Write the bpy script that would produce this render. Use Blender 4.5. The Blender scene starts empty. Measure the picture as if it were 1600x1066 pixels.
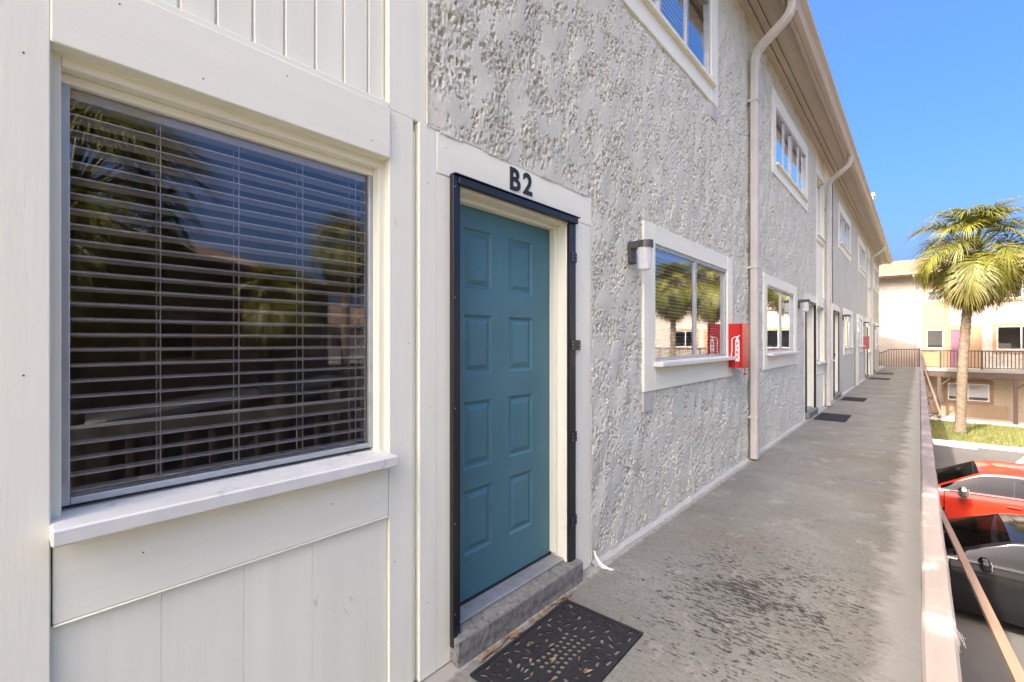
import bpy, bmesh, math, random
import numpy as np
from mathutils import Matrix, Vector

R = math.radians
scene = bpy.context.scene
C = scene.collection

# ------------------------------------------------------------------ camera
cam_d = bpy.data.cameras.new('camera')
cam = bpy.data.objects.new('camera', cam_d)
C.objects.link(cam)
cam_d.sensor_width = 36.0
cam_d.lens = 711.0 / 1600.0 * 36.0
cam_d.clip_start = 0.02
cam_d.clip_end = 4000
YAW = math.atan(637 / 711.0)
cam.location = (1.55, 0, 1.43)
cam.rotation_euler = (R(90), 0, YAW)
scene.camera = cam

# ------------------------------------------------------------------ world, sun, exposure
SUN_EL, SUN_AZ = R(47.0), R(14.5)      # azimuth measured from -Y towards -X
to_sun = Vector((-math.sin(SUN_AZ) * math.cos(SUN_EL), -math.cos(SUN_AZ) * math.cos(SUN_EL), math.sin(SUN_EL)))
world = bpy.data.worlds.new('World')
scene.world = world
world.use_nodes = True
wn = world.node_tree
wn.nodes.clear()
sky = wn.nodes.new('ShaderNodeTexSky')
sky.sky_type = 'NISHITA'
sky.sun_disc = False
sky.sun_elevation = SUN_EL
sky.sun_rotation = math.atan2(to_sun.x, to_sun.y)
sky.air_density = 0.5
sky.dust_density = 10.0
sky.ozone_density = 2.0
bgn = wn.nodes.new('ShaderNodeBackground')
bgn.inputs['Strength'].default_value = 0.15
wo = wn.nodes.new('ShaderNodeOutputWorld')
sat = wn.nodes.new('ShaderNodeHueSaturation')      # one even colour grade for the whole sky
sat.inputs['Saturation'].default_value = 1.56
wn.links.new(sky.outputs[0], sat.inputs['Color'])
wn.links.new(sat.outputs[0], bgn.inputs['Color'])
wn.links.new(bgn.outputs[0], wo.inputs[0])
sl = bpy.data.lights.new('sun', 'SUN')
sl.energy = 2.3
sl.angle = R(0.5)
sl.color = (1.0, 0.93, 0.81)
so = bpy.data.objects.new('sun', sl)
C.objects.link(so)
so.location = (-5, -20, 25)
so.rotation_euler = to_sun.to_track_quat('Z', 'Y').to_euler()
vs = scene.view_settings
vs.view_transform = 'Standard'
vs.look = 'None'
vs.exposure = 2.32
vs.gamma = 1.0
scene.cycles.max_bounces = 10
scene.cycles.transparent_max_bounces = 12

random.seed(4)
rng = np.random.default_rng(7)
GZ = -2.7          # parking ground level (the walkway deck is z = 0)

# ------------------------------------------------------------------ materials
def new_mat(name):
    m = bpy.data.materials.new(name)
    m.use_nodes = True
    nt = m.node_tree
    return m, nt, nt.nodes['Principled BSDF']

def N(nt, typ, **kw):
    n = nt.nodes.new(typ)
    for k, v in kw.items():
        if k in n.inputs:
            n.inputs[k].default_value = v
        else:
            setattr(n, k, v)
    return n

def coords(nt, scale=(1, 1, 1)):
    tc = N(nt, 'ShaderNodeTexCoord')
    mp = N(nt, 'ShaderNodeMapping')
    mp.inputs['Scale'].default_value = scale
    nt.links.new(tc.outputs['Object'], mp.inputs['Vector'])
    return mp.outputs[0]

def noise(nt, vec, scale, detail=5, rough=0.6):
    n = N(nt, 'ShaderNodeTexNoise')
    n.inputs['Scale'].default_value = scale
    n.inputs['Detail'].default_value = detail
    n.inputs['Roughness'].default_value = rough
    nt.links.new(vec, n.inputs['Vector'])
    return n.outputs['Fac']

def ramp(nt, fac, stops):
    r = N(nt, 'ShaderNodeValToRGB')
    el = r.color_ramp.elements
    while len(el) < len(stops):
        el.new(0.5)
    for e, (p, c) in zip(el, stops):
        e.position = p
        e.color = (*c, 1) if len(c) == 3 else c
    nt.links.new(fac, r.inputs[0])
    return r.outputs['Color']

def mixc(nt, fac, a, b, mode='MIX'):
    m = N(nt, 'ShaderNodeMix', data_type='RGBA', blend_type=mode)
    for sock, v in ((m.inputs[0], fac), (m.inputs[6], a), (m.inputs[7], b)):
        if isinstance(v, (int, float)):
            sock.default_value = v
        elif isinstance(v, tuple):
            sock.default_value = (*v, 1)
        else:
            nt.links.new(v, sock)
    return m.outputs[2]

def bump(nt, bsdf, h, strength, dist, prev=None):
    b = N(nt, 'ShaderNodeBump')
    b.inputs['Strength'].default_value = strength
    b.inputs['Distance'].default_value = dist
    nt.links.new(h, b.inputs['Height'])
    if prev is not None:
        nt.links.new(prev, b.inputs['Normal'])
    nt.links.new(b.outputs[0], bsdf.inputs['Normal'])
    return b.outputs[0]

def plain(name, col, rough=0.5, metal=0.0, var=0.12, vscale=6, bscale=0, bstr=0.3, bdist=0.003, stretch=(1, 1, 1), spec=0.5, dirt=None):
    m, nt, b = new_mat(name)
    v = coords(nt, stretch)
    n = noise(nt, v, vscale)
    lo = tuple(c * (1 - var) for c in col)
    hi = tuple(min(1, c * (1 + var)) for c in col)
    out = ramp(nt, n, [(0.3, lo), (0.7, hi)])
    if dirt:
        dcol, dscale, d0, d1 = dirt
        dn = noise(nt, coords(nt, (1, 1, 0.6)), dscale, 8, 0.7)
        f = ramp(nt, dn, [(d0, (0, 0, 0)), (d1, (1, 1, 1))])
        out = mixc(nt, f, out, dcol)
    nt.links.new(out, b.inputs['Base Color'])
    b.inputs['Roughness'].default_value = rough
    b.inputs['Metallic'].default_value = metal
    b.inputs['Specular IOR Level'].default_value = spec
    if bscale:
        bump(nt, b, noise(nt, v, bscale, 6, 0.65), bstr, bdist)
    return m

M = {}
CREAM = (0.785, 0.785, 0.645)
M['cream_v'] = plain('cream_paint_vertical_grain', CREAM, 0.55, var=0.05, vscale=3, bscale=26, bstr=0.2, bdist=0.003, stretch=(3, 3, 0.25), dirt=((0.42, 0.37, 0.28), 9, 0.66, 0.80))
M['cream_h'] = plain('cream_paint_horizontal_grain', CREAM, 0.55, var=0.05, vscale=3, bscale=26, bstr=0.2, bdist=0.003, stretch=(3, 0.25, 3), dirt=((0.42, 0.37, 0.28), 9, 0.67, 0.80))
M['sill_paint'] = plain('weathered_sill_paint', (0.62, 0.63, 0.58), 0.5, var=0.08, vscale=8, bscale=40, bstr=0.5, bdist=0.003, dirt=((0.20, 0.21, 0.18), 11, 0.60, 0.74))
M['teal'] = plain('teal_door_paint', (0.056, 0.165, 0.198), 0.42, var=0.10, vscale=2.5, bscale=60, bstr=0.12, bdist=0.002)
M['black_metal'] = plain('black_painted_steel', (0.012, 0.013, 0.016), 0.38, var=0.2, vscale=20, bscale=90, bstr=0.15, dirt=((0.18, 0.18, 0.18), 45, 0.72, 0.78))
M['black_flat'] = plain('black_number_paint', (0.014, 0.016, 0.02), 0.6, var=0.2)
M['aluminium'] = plain('grey_aluminium_frame', (0.42, 0.45, 0.47), 0.4, metal=0.55, var=0.1, vscale=14)
def vinyl():
    m, nt, b = new_mat('white_blind_slat')
    c = ramp(nt, noise(nt, coords(nt), 8), [(0.3, (0.91, 0.91, 0.89)), (0.7, (0.94, 0.94, 0.92))])
    nt.links.new(c, b.inputs['Base Color'])
    b.inputs['Roughness'].default_value = 0.4
    tl = N(nt, 'ShaderNodeBsdfTranslucent')
    nt.links.new(c, tl.inputs[0])
    mx = N(nt, 'ShaderNodeMixShader')
    mx.inputs[0].default_value = 0.25
    nt.links.new(b.outputs[0], mx.inputs[1]); nt.links.new(tl.outputs[0], mx.inputs[2])
    nt.links.new(mx.outputs[0], nt.nodes['Material Output'].inputs[0])
    return m
M['white_vinyl'] = vinyl()
M['cord'] = plain('white_cord', (0.75, 0.75, 0.72), 0.7)
M['downspout'] = plain('grey_downspout_paint', (0.52, 0.50, 0.45), 0.5, var=0.08, vscale=4, bscale=30, bstr=0.1, dirt=((0.30, 0.25, 0.19), 7, 0.62, 0.80))
M['eave'] = plain('tan_eave_paint', (0.44, 0.385, 0.295), 0.6, var=0.10, vscale=3, bscale=24, bstr=0.3, stretch=(3, 0.3, 3), dirt=((0.22, 0.16, 0.10), 5, 0.60, 0.78))
M['gutter'] = plain('beige_gutter', (0.50, 0.445, 0.35), 0.45, var=0.06, vscale=3, dirt=((0.30, 0.23, 0.15), 5, 0.64, 0.80))
M['shingle'] = plain('brown_roof_shingle', (0.15, 0.10, 0.065), 0.9, var=0.3, vscale=30, bscale=40, bstr=0.6, bdist=0.01)
M['interior'] = plain('room_paint', (0.40, 0.38, 0.35), 0.9)
M['step'] = plain('worn_concrete_step', (0.20, 0.20, 0.18), 0.85, var=0.25, vscale=30, bscale=70, bstr=0.6, bdist=0.006, dirt=((0.09, 0.08, 0.065), 38, 0.52, 0.66))
M['threshold'] = plain('metal_threshold', (0.46, 0.46, 0.43), 0.42, metal=0.6, var=0.12, vscale=20, dirt=((0.75, 0.76, 0.76), 60, 0.70, 0.74))
M['rubber'] = plain('black_rubber_mat', (0.016, 0.016, 0.017), 0.75, var=0.3, vscale=25, bscale=80, bstr=0.5)
M['red_metal'] = plain('red_cabinet_paint', (0.50, 0.014, 0.014), 0.32, var=0.10, vscale=8)
M['faded_red'] = plain('faded_red_cabinet_paint', (0.36, 0.09, 0.075), 0.5, var=0.10, vscale=8)
M['white_print'] = plain('white_print', (0.80, 0.79, 0.76), 0.5, var=0.03)
M['bronze'] = plain('dark_bronze_metal', (0.075, 0.07, 0.068), 0.42, metal=0.3, var=0.15, vscale=20)
M['grey_door'] = plain('pale_grey_door', (0.42, 0.45, 0.46), 0.45, var=0.05)
M['dark_door'] = plain('dark_storm_door', (0.06, 0.05, 0.05), 0.35)
M['brown_door'] = plain('brown_door_paint', (0.19, 0.10, 0.075), 0.5)
M['pink_door'] = plain('faded_plum_door', (0.26, 0.11, 0.17), 0.55, var=0.1)
M['tan'] = plain('tan_trim_paint', (0.36, 0.235, 0.13), 0.6, var=0.06, vscale=3, bscale=20, bstr=0.25)
M['tan_siding'] = plain('tan_siding', (0.34, 0.24, 0.15), 0.65, var=0.06, vscale=3, bscale=20, bstr=0.25, stretch=(3, 3, 0.3))
M['brown_trim'] = plain('brown_trim_paint', (0.28, 0.17, 0.10), 0.6, var=0.1)
M['rail_brown'] = plain('brown_rail_paint', (0.105, 0.07, 0.055), 0.6, var=0.15, vscale=8)
M['rail_tan'] = plain('sun_bleached_rail_paint', (0.25, 0.165, 0.105), 0.65, var=0.10, vscale=6, bscale=40, bstr=0.4, stretch=(3, 0.4, 3), dirt=((0.75, 0.70, 0.64), 30, 0.68, 0.72))
M['rail_cap'] = plain('worn_rail_cap_paint', (0.175, 0.15, 0.13), 0.7, var=0.12, vscale=7, bscale=60, bstr=0.6, bdist=0.004, stretch=(3, 0.5, 3), dirt=((0.36, 0.33, 0.30), 8, 0.50, 0.68))
M['kerb'] = plain('pale_kerb_concrete', (0.62, 0.58, 0.52), 0.85, var=0.12, vscale=5, bscale=30, bstr=0.4)
M['marking'] = plain('worn_white_marking', (0.68, 0.66, 0.62), 0.8, var=0.12, vscale=9)
M['trunk'] = plain('palm_trunk_bark', (0.17, 0.13, 0.09), 0.95, var=0.35, vscale=5, bscale=16, bstr=0.9, bdist=0.03, stretch=(1, 1, 2.5))
M['boot'] = plain('palm_boot', (0.20, 0.13, 0.075), 0.9, var=0.35, vscale=9)
M['tyre'] = plain('tyre_rubber', (0.02, 0.02, 0.02), 0.8)
M['rim'] = plain('wheel_alloy', (0.45, 0.45, 0.46), 0.3, metal=0.9, var=0.05)
M['chrome'] = plain('satin_chrome', (0.45, 0.41, 0.37), 0.25, metal=0.9, var=0.05)
M['car_dark'] = plain('dark_car_plastic', (0.02, 0.02, 0.022), 0.5)
M['seat'] = plain('car_seat_fabric', (0.06, 0.06, 0.065), 0.9)
M['lens'] = plain('headlight_lens', (0.6, 0.62, 0.63), 0.1, metal=0.4)
M['dry_leaf'] = plain('dry_leaf', (0.27, 0.18, 0.10), 0.8, var=0.4, vscale=20)
M['straw'] = plain('pale_dry_fibre', (0.52, 0.49, 0.43), 0.8, var=0.2)
M['patch'] = plain('grey_touch_up_paint', (0.46, 0.45, 0.41), 0.6, var=0.05, bscale=40, bstr=0.2)

def paint(name, col):
    m, nt, b = new_mat(name)
    v = coords(nt)
    nt.links.new(ramp(nt, noise(nt, v, 3), [(0.3, tuple(c * 0.93 for c in col)), (0.7, col)]), b.inputs['Base Color'])
    b.inputs['Roughness'].default_value = 0.28 if max(col) > 0.02 else 0.10
    b.inputs['Coat Weight'].default_value = 0.8 if max(col) > 0.02 else 0.0
    b.inputs['Coat Roughness'].default_value = 0.05
    b.inputs['Specular IOR Level'].default_value = 0.5 if max(col) > 0.02 else 0.35
    return m
M['car_red'] = paint('orange_red_car_paint', (0.46, 0.030, 0.012))
M['car_black'] = paint('black_car_paint', (0.010, 0.010, 0.011))
M['car_white'] = paint('white_car_paint', (0.7, 0.7, 0.69))
M['car_blue'] = paint('dark_blue_car_paint', (0.03, 0.04, 0.06))

def glass(name, tint, gain):
    m, nt, b = new_mat(name)
    nt.nodes.remove(b)
    tr = N(nt, 'ShaderNodeBsdfTransparent')
    tr.inputs[0].default_value = (*tint, 1)
    gl = N(nt, 'ShaderNodeBsdfGlossy')
    gl.inputs['Roughness'].default_value = 0.0
    gl.inputs['Color'].default_value = (0.97, 0.98, 1, 1)
    fr = N(nt, 'ShaderNodeFresnel')
    fr.inputs['IOR'].default_value = 1.52
    mu = N(nt, 'ShaderNodeMath', operation='MULTIPLY', use_clamp=True)
    mu.inputs[1].default_value = gain
    nt.links.new(fr.outputs[0], mu.inputs[0])
    # very slight waviness of the pane
    bp = N(nt, 'ShaderNodeBump')
    bp.inputs['Strength'].default_value = 0.02
    bp.inputs['Distance'].default_value = 0.02
    nt.links.new(noise(nt, coords(nt), 2.0, 1), bp.inputs['Height'])
    nt.links.new(bp.outputs[0], gl.inputs['Normal'])
    mx = N(nt, 'ShaderNodeMixShader')
    nt.links.new(mu.outputs[0], mx.inputs[0])
    nt.links.new(tr.outputs[0], mx.inputs[1])
    nt.links.new(gl.outputs[0], mx.inputs[2])
    nt.links.new(mx.outputs[0], nt.nodes['Material Output'].inputs[0])
    return m
M['glass'] = glass('window_glass', (0.99, 0.99, 0.99), 2.3)
M['car_glass'] = glass('tinted_car_glass', (0.22, 0.24, 0.24), 0.75)

def acrylic():
    m, nt, b = new_mat('ribbed_white_acrylic')
    v = coords(nt)
    nt.links.new(ramp(nt, noise(nt, v, 15), [(0.3, (0.78, 0.79, 0.80)), (0.7, (0.88, 0.89, 0.90))]), b.inputs['Base Color'])
    b.inputs['Roughness'].default_value = 0.2
    b.inputs['Transmission Weight'].default_value = 0.45
    b.inputs['IOR'].default_value = 1.4
    return m
M['acrylic'] = acrylic()

def stucco(name, col, coarse):
    m, nt, b = new_mat(name)
    v = coords(nt)
    n = noise(nt, v, 1.3, 6)
    c = ramp(nt, n, [(0.3, tuple(x * 0.92 for x in col)), (0.7, tuple(x * 1.06 for x in col))])
    # brown grit specks that also paint in the dark shade of stucco crevices
    s = ramp(nt, noise(nt, coords(nt, (1, 1, 0.6)), 38, 5, 0.72), [(0.615, (0, 0, 0)), (0.68, (1, 1, 1))])
    c = mixc(nt, s, c, tuple(x * y for x, y in zip(col, (0.34, 0.30, 0.235))))
    nt.links.new(c, b.inputs['Base Color'])
    b.inputs['Roughness'].default_value = 0.85
    b.inputs['Specular IOR Level'].default_value = 0.2
    if coarse:
        vo = N(nt, 'ShaderNodeTexVoronoi', feature='F1')
        vo.inputs['Scale'].default_value = 17
        vo.inputs['Randomness'].default_value = 1
        wv = N(nt, 'ShaderNodeVectorMath', operation='MULTIPLY_ADD')
        wn_ = N(nt, 'ShaderNodeTexNoise')
        wn_.inputs['Scale'].default_value = 9
        nt.links.new(coords(nt, (1, 1.2, 0.55)), wn_.inputs['Vector'])
        nt.links.new(wn_.outputs['Color'], wv.inputs[0])
        wv.inputs[1].default_value = (0.12, 0.12, 0.12)
        nt.links.new(coords(nt, (1, 1.2, 0.55)), wv.inputs[2])
        nt.links.new(wv.outputs[0], vo.inputs['Vector'])
        p = bump(nt, b, vo.outputs['Distance'], 1.0, 0.022)
        bump(nt, b, noise(nt, coords(nt, (1, 1.3, 0.6)), 30, 8, 0.75), 0.9, 0.03, p)
    else:
        bump(nt, b, noise(nt, coords(nt, (1, 1.2, 0.7)), 55, 5, 0.7), 0.35, 0.008)
    return m
STUC = (0.60, 0.60, 0.505)
M['stucco'] = stucco('grey_rough_stucco_near', STUC, False)
M['stucco_far'] = stucco('grey_rough_stucco', STUC, True)
M['stucco_white'] = stucco('cream_white_stucco', (0.50, 0.455, 0.39), True)
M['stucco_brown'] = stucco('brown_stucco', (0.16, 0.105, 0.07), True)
M['stucco_beige'] = stucco('beige_stucco', (0.46, 0.37, 0.265), True)

def deck_mat():
    m, nt, b = new_mat('walkway_concrete')
    v = coords(nt)
    base = ramp(nt, noise(nt, v, 1.1, 8, 0.65), [(0.28, (0.158, 0.162, 0.14)), (0.5, (0.215, 0.22, 0.19)), (0.72, (0.275, 0.28, 0.245))])
    # broom drag across the deck
    br = noise(nt, coords(nt, (1.2, 11, 1)), 5.0, 6, 0.7)
    c = mixc(nt, 0.22, base, ramp(nt, br, [(0.3, (0.12, 0.118, 0.105)), (0.7, (0.29, 0.285, 0.255))]))
    # warm worn zone near the first door
    sep = N(nt, 'ShaderNodeSeparateXYZ')
    nt.links.new(v, sep.inputs[0])
    warm = noise(nt, v, 0.8, 3)
    c = mixc(nt, ramp(nt, warm, [(0.45, (0, 0, 0)), (0.65, (0.55, 0.55, 0.55))]), c, (0.19, 0.17, 0.13))
    # black mildew specks, clustered round a spot on the deck
    d = N(nt, 'ShaderNodeVectorMath', operation='DISTANCE')
    sc = N(nt, 'ShaderNodeMapping')
    sc.inputs['Location'].default_value = (-0.86, -2.75 * 0.62, 0)
    sc.inputs['Scale'].default_value = (1.0, 0.62, 1)
    nt.links.new(v, sc.inputs['Vector'])
    d.inputs[1].default_value = (0, 0, 0)
    nt.links.new(sc.outputs[0], d.inputs[0])
    near = ramp(nt, d.outputs['Value'], [(0.0, (0.21, 0.21, 0.21)), (0.45, (0.11, 0.11, 0.11)), (0.95, (0.0, 0.0, 0.0))])
    sp = noise(nt, coords(nt, (1.0, 2.3, 1)), 21, 6, 0.72)
    clump = noise(nt, v, 4.5, 3, 0.6)
    a1 = N(nt, 'ShaderNodeMath', operation='ADD')
    nt.links.new(sp, a1.inputs[0]); nt.links.new(near, a1.inputs[1])
    a2 = N(nt, 'ShaderNodeMath', operation='MULTIPLY_ADD')
    nt.links.new(clump, a2.inputs[0]); a2.inputs[1].default_value = 0.30; nt.links.new(a1.outputs[0], a2.inputs[2])
    spk = ramp(nt, a2.outputs[0], [(0.81, (0, 0, 0)), (0.87, (0.9, 0.9, 0.9))])
    c = mixc(nt, spk, c, (0.045, 0.042, 0.038))
    gr = noise(nt, v, 55, 6, 0.75)
    c = mixc(nt, 0.55, c, ramp(nt, gr, [(0.32, (0.30, 0.30, 0.29)), (0.5, (0.5, 0.5, 0.5)), (0.68, (0.72, 0.72, 0.72))]), 'OVERLAY')
    st2 = ramp(nt, noise(nt, coords(nt, (1, 1.6, 1)), 7, 9, 0.75), [(0.54, (0, 0, 0)), (0.70, (0.65, 0.65, 0.65))])
    c = mixc(nt, st2, c, (0.12, 0.112, 0.095))
    st3 = ramp(nt, noise(nt, coords(nt, (1.3, 1, 1)), 3.1, 9, 0.72), [(0.55, (0, 0, 0)), (0.68, (0.55, 0.55, 0.55))])
    c = mixc(nt, st3, c, (0.37, 0.36, 0.32))
    # pale lime bloom along the outer edge and paint slop along the wall foot
    ed = N(nt, 'ShaderNodeMath', operation='MULTIPLY_ADD')
    nt.links.new(noise(nt, coords(nt, (1, 1.3, 1)), 2.6, 9, 0.72), ed.inputs[0]); ed.inputs[1].default_value = 0.50
    nt.links.new(sep.outputs['X'], ed.inputs[2])
    c = mixc(nt, ramp(nt, ed.outputs[0], [(1.66 / 2, (0, 0, 0)), (1.72 / 2, (0.75, 0.75, 0.75))]) if False else edge_fac(nt, ed.outputs[0], 1.60, 1.70, 0.7), c, (0.42, 0.41, 0.365))
    wl = N(nt, 'ShaderNodeMath', operation='MULTIPLY_ADD')
    nt.links.new(noise(nt, v, 14, 5, 0.7), wl.inputs[0]); wl.inputs[1].default_value = 0.10
    nt.links.new(sep.outputs['X'], wl.inputs[2])
    c = mixc(nt, edge_fac(nt, wl.outputs[0], 0.125, 0.105, 0.9), c, (0.36, 0.35, 0.31))
    nt.links.new(c, b.inputs['Base Color'])
    b.inputs['Roughness'].default_value = 0.95
    b.inputs['Specular IOR Level'].default_value = 0.08
    p = bump(nt, b, br, 0.5, 0.006)
    bump(nt, b, noise(nt, v, 90, 4, 0.7), 0.4, 0.004, p)
    return m

def edge_fac(nt, val, a, b_, top):
    mr = N(nt, 'ShaderNodeMapRange')
    mr.inputs['From Min'].default_value = a
    mr.inputs['From Max'].default_value = b_
    mr.inputs['To Max'].default_value = top
    nt.links.new(val, mr.inputs['Value'])
    return mr.outputs[0]
M['deck'] = deck_mat()

def asphalt_mat():
    m, nt, b = new_mat('parking_asphalt')
    v = coords(nt)
    c = ramp(nt, noise(nt, v, 0.5, 8, 0.65), [(0.3, (0.062, 0.058, 0.052)), (0.7, (0.10, 0.094, 0.084))])
    c = mixc(nt, ramp(nt, noise(nt, v, 160, 3), [(0.6, (0, 0, 0)), (0.75, (0.5, 0.5, 0.5))]), c, (0.17, 0.165, 0.16))
    nt.links.new(c, b.inputs['Base Color'])
    b.inputs['Roughness'].default_value = 0.9
    bump(nt, b, noise(nt, v, 110, 4, 0.7), 0.5, 0.008)
    return m
M['asphalt'] = asphalt_mat()
M['earth'] = plain('dry_ground', (0.16, 0.14, 0.09), 0.95, var=0.3, vscale=0.6)
M['soil'] = plain('lawn_soil', (0.17, 0.15, 0.07), 0.95, var=0.35, vscale=3, bscale=30, bstr=0.5)

def leafmat(name, c1, c2, scale=1.5):
    m, nt, b = new_mat(name)
    c = ramp(nt, noise(nt, coords(nt), scale, 3), [(0.3, c1), (0.7, c2)])
    nt.links.new(c, b.inputs['Base Color'])
    b.inputs['Roughness'].default_value = 0.5
    tl = N(nt, 'ShaderNodeBsdfTranslucent')
    nt.links.new(c, tl.inputs[0])
    mx = N(nt, 'ShaderNodeMixShader')
    mx.inputs[0].default_value = 0.3
    nt.links.new(b.outputs[0], mx.inputs[1])
    nt.links.new(tl.outputs[0], mx.inputs[2])
    nt.links.new(mx.outputs[0], nt.nodes['Material Output'].inputs[0])
    return m
M['frond'] = leafmat('green_palm_frond', (0.10, 0.11, 0.014), (0.23, 0.215, 0.026))
M['frond_old'] = leafmat('yellowing_palm_frond', (0.13, 0.14, 0.025), (0.24, 0.19, 0.04))
M['frond_dead'] = leafmat('dead_palm_frond', (0.11, 0.06, 0.03), (0.25, 0.14, 0.06))
M['grass'] = leafmat('lawn_grass', (0.12, 0.16, 0.035), (0.25, 0.24, 0.07), 2.0)

# ------------------------------------------------------------------ mesh helpers
def link(o, parent=None, world_space=True):
    C.objects.link(o)
    if parent is not None:
        o.parent = parent
        if world_space:
            # a world-space part has its own location as world position; only an un-parented root carries an offset
            off = parent.location
            o.matrix_parent_inverse = Matrix.Translation(-off)
    return o

def tag(o, label, cat, group=None):
    o['label'] = label
    o['category'] = cat
    if group:
        o['group'] = group
    return o

def thing(name, label, cat, loc=(0, 0, 0), group=None):
    o = bpy.data.objects.new(name, None)
    o.empty_display_size = 0.1
    o.location = loc
    C.objects.link(o)
    return tag(o, label, cat, group)

def me_from(name, verts, faces, mat, smooth=False):
    me = bpy.data.meshes.new(name)
    me.from_pydata([tuple(v) for v in verts], [], faces)
    me.materials.append(M[mat])
    if smooth:
        me.polygons.foreach_set('use_smooth', [True] * len(me.polygons))
    me.update()
    return me

def obj(name, verts, faces, mat, parent=None, smooth=False, ws=True):
    return link(bpy.data.objects.new(name, me_from(name, verts, faces, mat, smooth)), parent, ws)

def box_vf(x0, x1, y0, y1, z0, z1):
    v = [(x0, y0, z0), (x1, y0, z0), (x1, y1, z0), (x0, y1, z0), (x0, y0, z1), (x1, y0, z1), (x1, y1, z1), (x0, y1, z1)]
    f = [(0, 3, 2, 1), (4, 5, 6, 7), (0, 1, 5, 4), (1, 2, 6, 5), (2, 3, 7, 6), (3, 0, 4, 7)]
    return v, f

def bevelled(name, boxes, mat, bev):
    bm = bmesh.new()
    for b in boxes:
        v, f = box_vf(*b)
        vv = [bm.verts.new(p) for p in v]
        for q in f:
            bm.faces.new([vv[i] for i in q])
    if bev:
        bmesh.ops.bevel(bm, geom=bm.edges[:], offset=bev, segments=1, affect='EDGES', profile=0.5)
    me = bpy.data.meshes.new(name)
    bm.to_mesh(me)
    bm.free()
    me.materials.append(M[mat])
    return me

def box(name, x0, x1, y0, y1, z0, z1, mat, parent=None, bev=0.002, ws=True):
    x0, x1 = min(x0, x1), max(x0, x1)
    y0, y1 = min(y0, y1), max(y0, y1)
    return link(bpy.data.objects.new(name, bevelled(name, [(x0, x1, y0, y1, z0, z1)], mat, bev)), parent, ws)

def boxes(name, bl, mat, parent=None, bev=0.0, ws=True):
    bl = [(min(a, b), max(a, b), min(c, d), max(c, d), e, f) for a, b, c, d, e, f in bl]
    return link(bpy.data.objects.new(name, bevelled(name, bl, mat, bev)), parent, ws)

def inst(name, me, loc, parent=None, rot=None, scale=None, ws=True):
    o = bpy.data.objects.new(name, me)
    o.location = loc
    if rot is not None:
        o.rotation_euler = rot
    if scale is not None:
        o.scale = scale
    return link(o, parent, ws)

def tube_vf(path, rad, sides=8, cap=True, flat=None):
    path = [Vector(p) for p in path]
    vs_, fs = [], []
    n = len(path)
    for i, p in enumerate(path):
        t = (path[min(i + 1, n - 1)] - path[max(i - 1, 0)]).normalized()
        a = t.cross(Vector((0, 0, 1)))
        if a.length < 1e-3:
            a = Vector((0, 1, 0)).cross(t)
        a.normalize()
        b = a.cross(t).normalized()
        r = rad[i] if isinstance(rad, (list, tuple)) else rad
        for k in range(sides):
            an = 2 * math.pi * (k + 0.5) / sides
            vs_.append(p + a * (math.cos(an) * r) + b * (math.sin(an) * r * (flat or 1)))
    for i in range(n - 1):
        for k in range(sides):
            k2 = (k + 1) % sides
            fs.append((i * sides + k, i * sides + k2, (i + 1) * sides + k2, (i + 1) * sides + k))
    if cap:
        fs.append(tuple(range(sides))[::-1])
        fs.append(tuple((n - 1) * sides + k for k in range(sides)))
    return vs_, fs

def merge(parts):
    V, F = [], []
    for v, f in parts:
        o = len(V)
        V += list(v)
        F += [tuple(i + o for i in q) for q in f]
    return V, F

def lathe_vf(prof, sides=20, centre=(0, 0, 0)):
    V, F = [], []
    for r, z in prof:
        for k in range(sides):
            a = 2 * math.pi * k / sides
            V.append((centre[0] + r * math.cos(a), centre[1] + r * math.sin(a), centre[2] + z))
    for i in range(len(prof) - 1):
        for k in range(sides):
            k2 = (k + 1) % sides
            F.append((i * sides + k, i * sides + k2, (i + 1) * sides + k2, (i + 1) * sides + k))
    F.append(tuple(range(sides))[::-1])
    F.append(tuple((len(prof) - 1) * sides + k for k in range(sides)))
    return V, F

def structure(o):
    o['kind'] = 'structure'
    return o

def text_mesh(name, s, size, mat, bold=0.0, depth=0.003):
    cu = bpy.data.curves.new(name, 'FONT')
    cu.body = s
    cu.size = size
    cu.offset = bold
    cu.extrude = depth
    cu.align_x = 'CENTER'
    cu.align_y = 'CENTER'
    cu.resolution_u = 4
    t = bpy.data.objects.new(name + '_curve', cu)
    C.objects.link(t)
    dg = bpy.context.evaluated_depsgraph_get()
    me = bpy.data.meshes.new_from_object(t.evaluated_get(dg))
    bpy.data.objects.remove(t)
    bpy.data.curves.remove(cu)
    me.name = name
    me.materials.clear()
    me.materials.append(M[mat])
    return me

# ------------------------------------------------------------------ setting
structure(obj('ground', [(-900, -900, GZ - 0.012), (900, -900, GZ - 0.012), (900, 900, GZ - 0.012), (-900, 900, GZ - 0.012)], [(0, 1, 2, 3)], 'earth'))
structure(obj('parking_lot', [(-0.2, -14, GZ), (45, -14, GZ), (45, 25.2, GZ), (-0.2, 25.2, GZ)], [(0, 1, 2, 3)], 'asphalt'))
box_lawn = [(1.72, 25.42, GZ + 0.09), (40, 25.42, GZ + 0.09), (40, 31.7, GZ + 0.09), (1.72, 31.7, GZ + 0.09)]
structure(obj('lawn', box_lawn, [(0, 1, 2, 3)], 'soil'))
structure(box('lawn_kerb', 1.72, 40, 25.2, 25.42, GZ - 0.05, GZ + 0.13, 'kerb', None, 0.02))
structure(box('path', -0.2, 40, 31.7, 34.0, GZ - 0.05, GZ + 0.11, 'kerb', None, 0.01))
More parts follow.
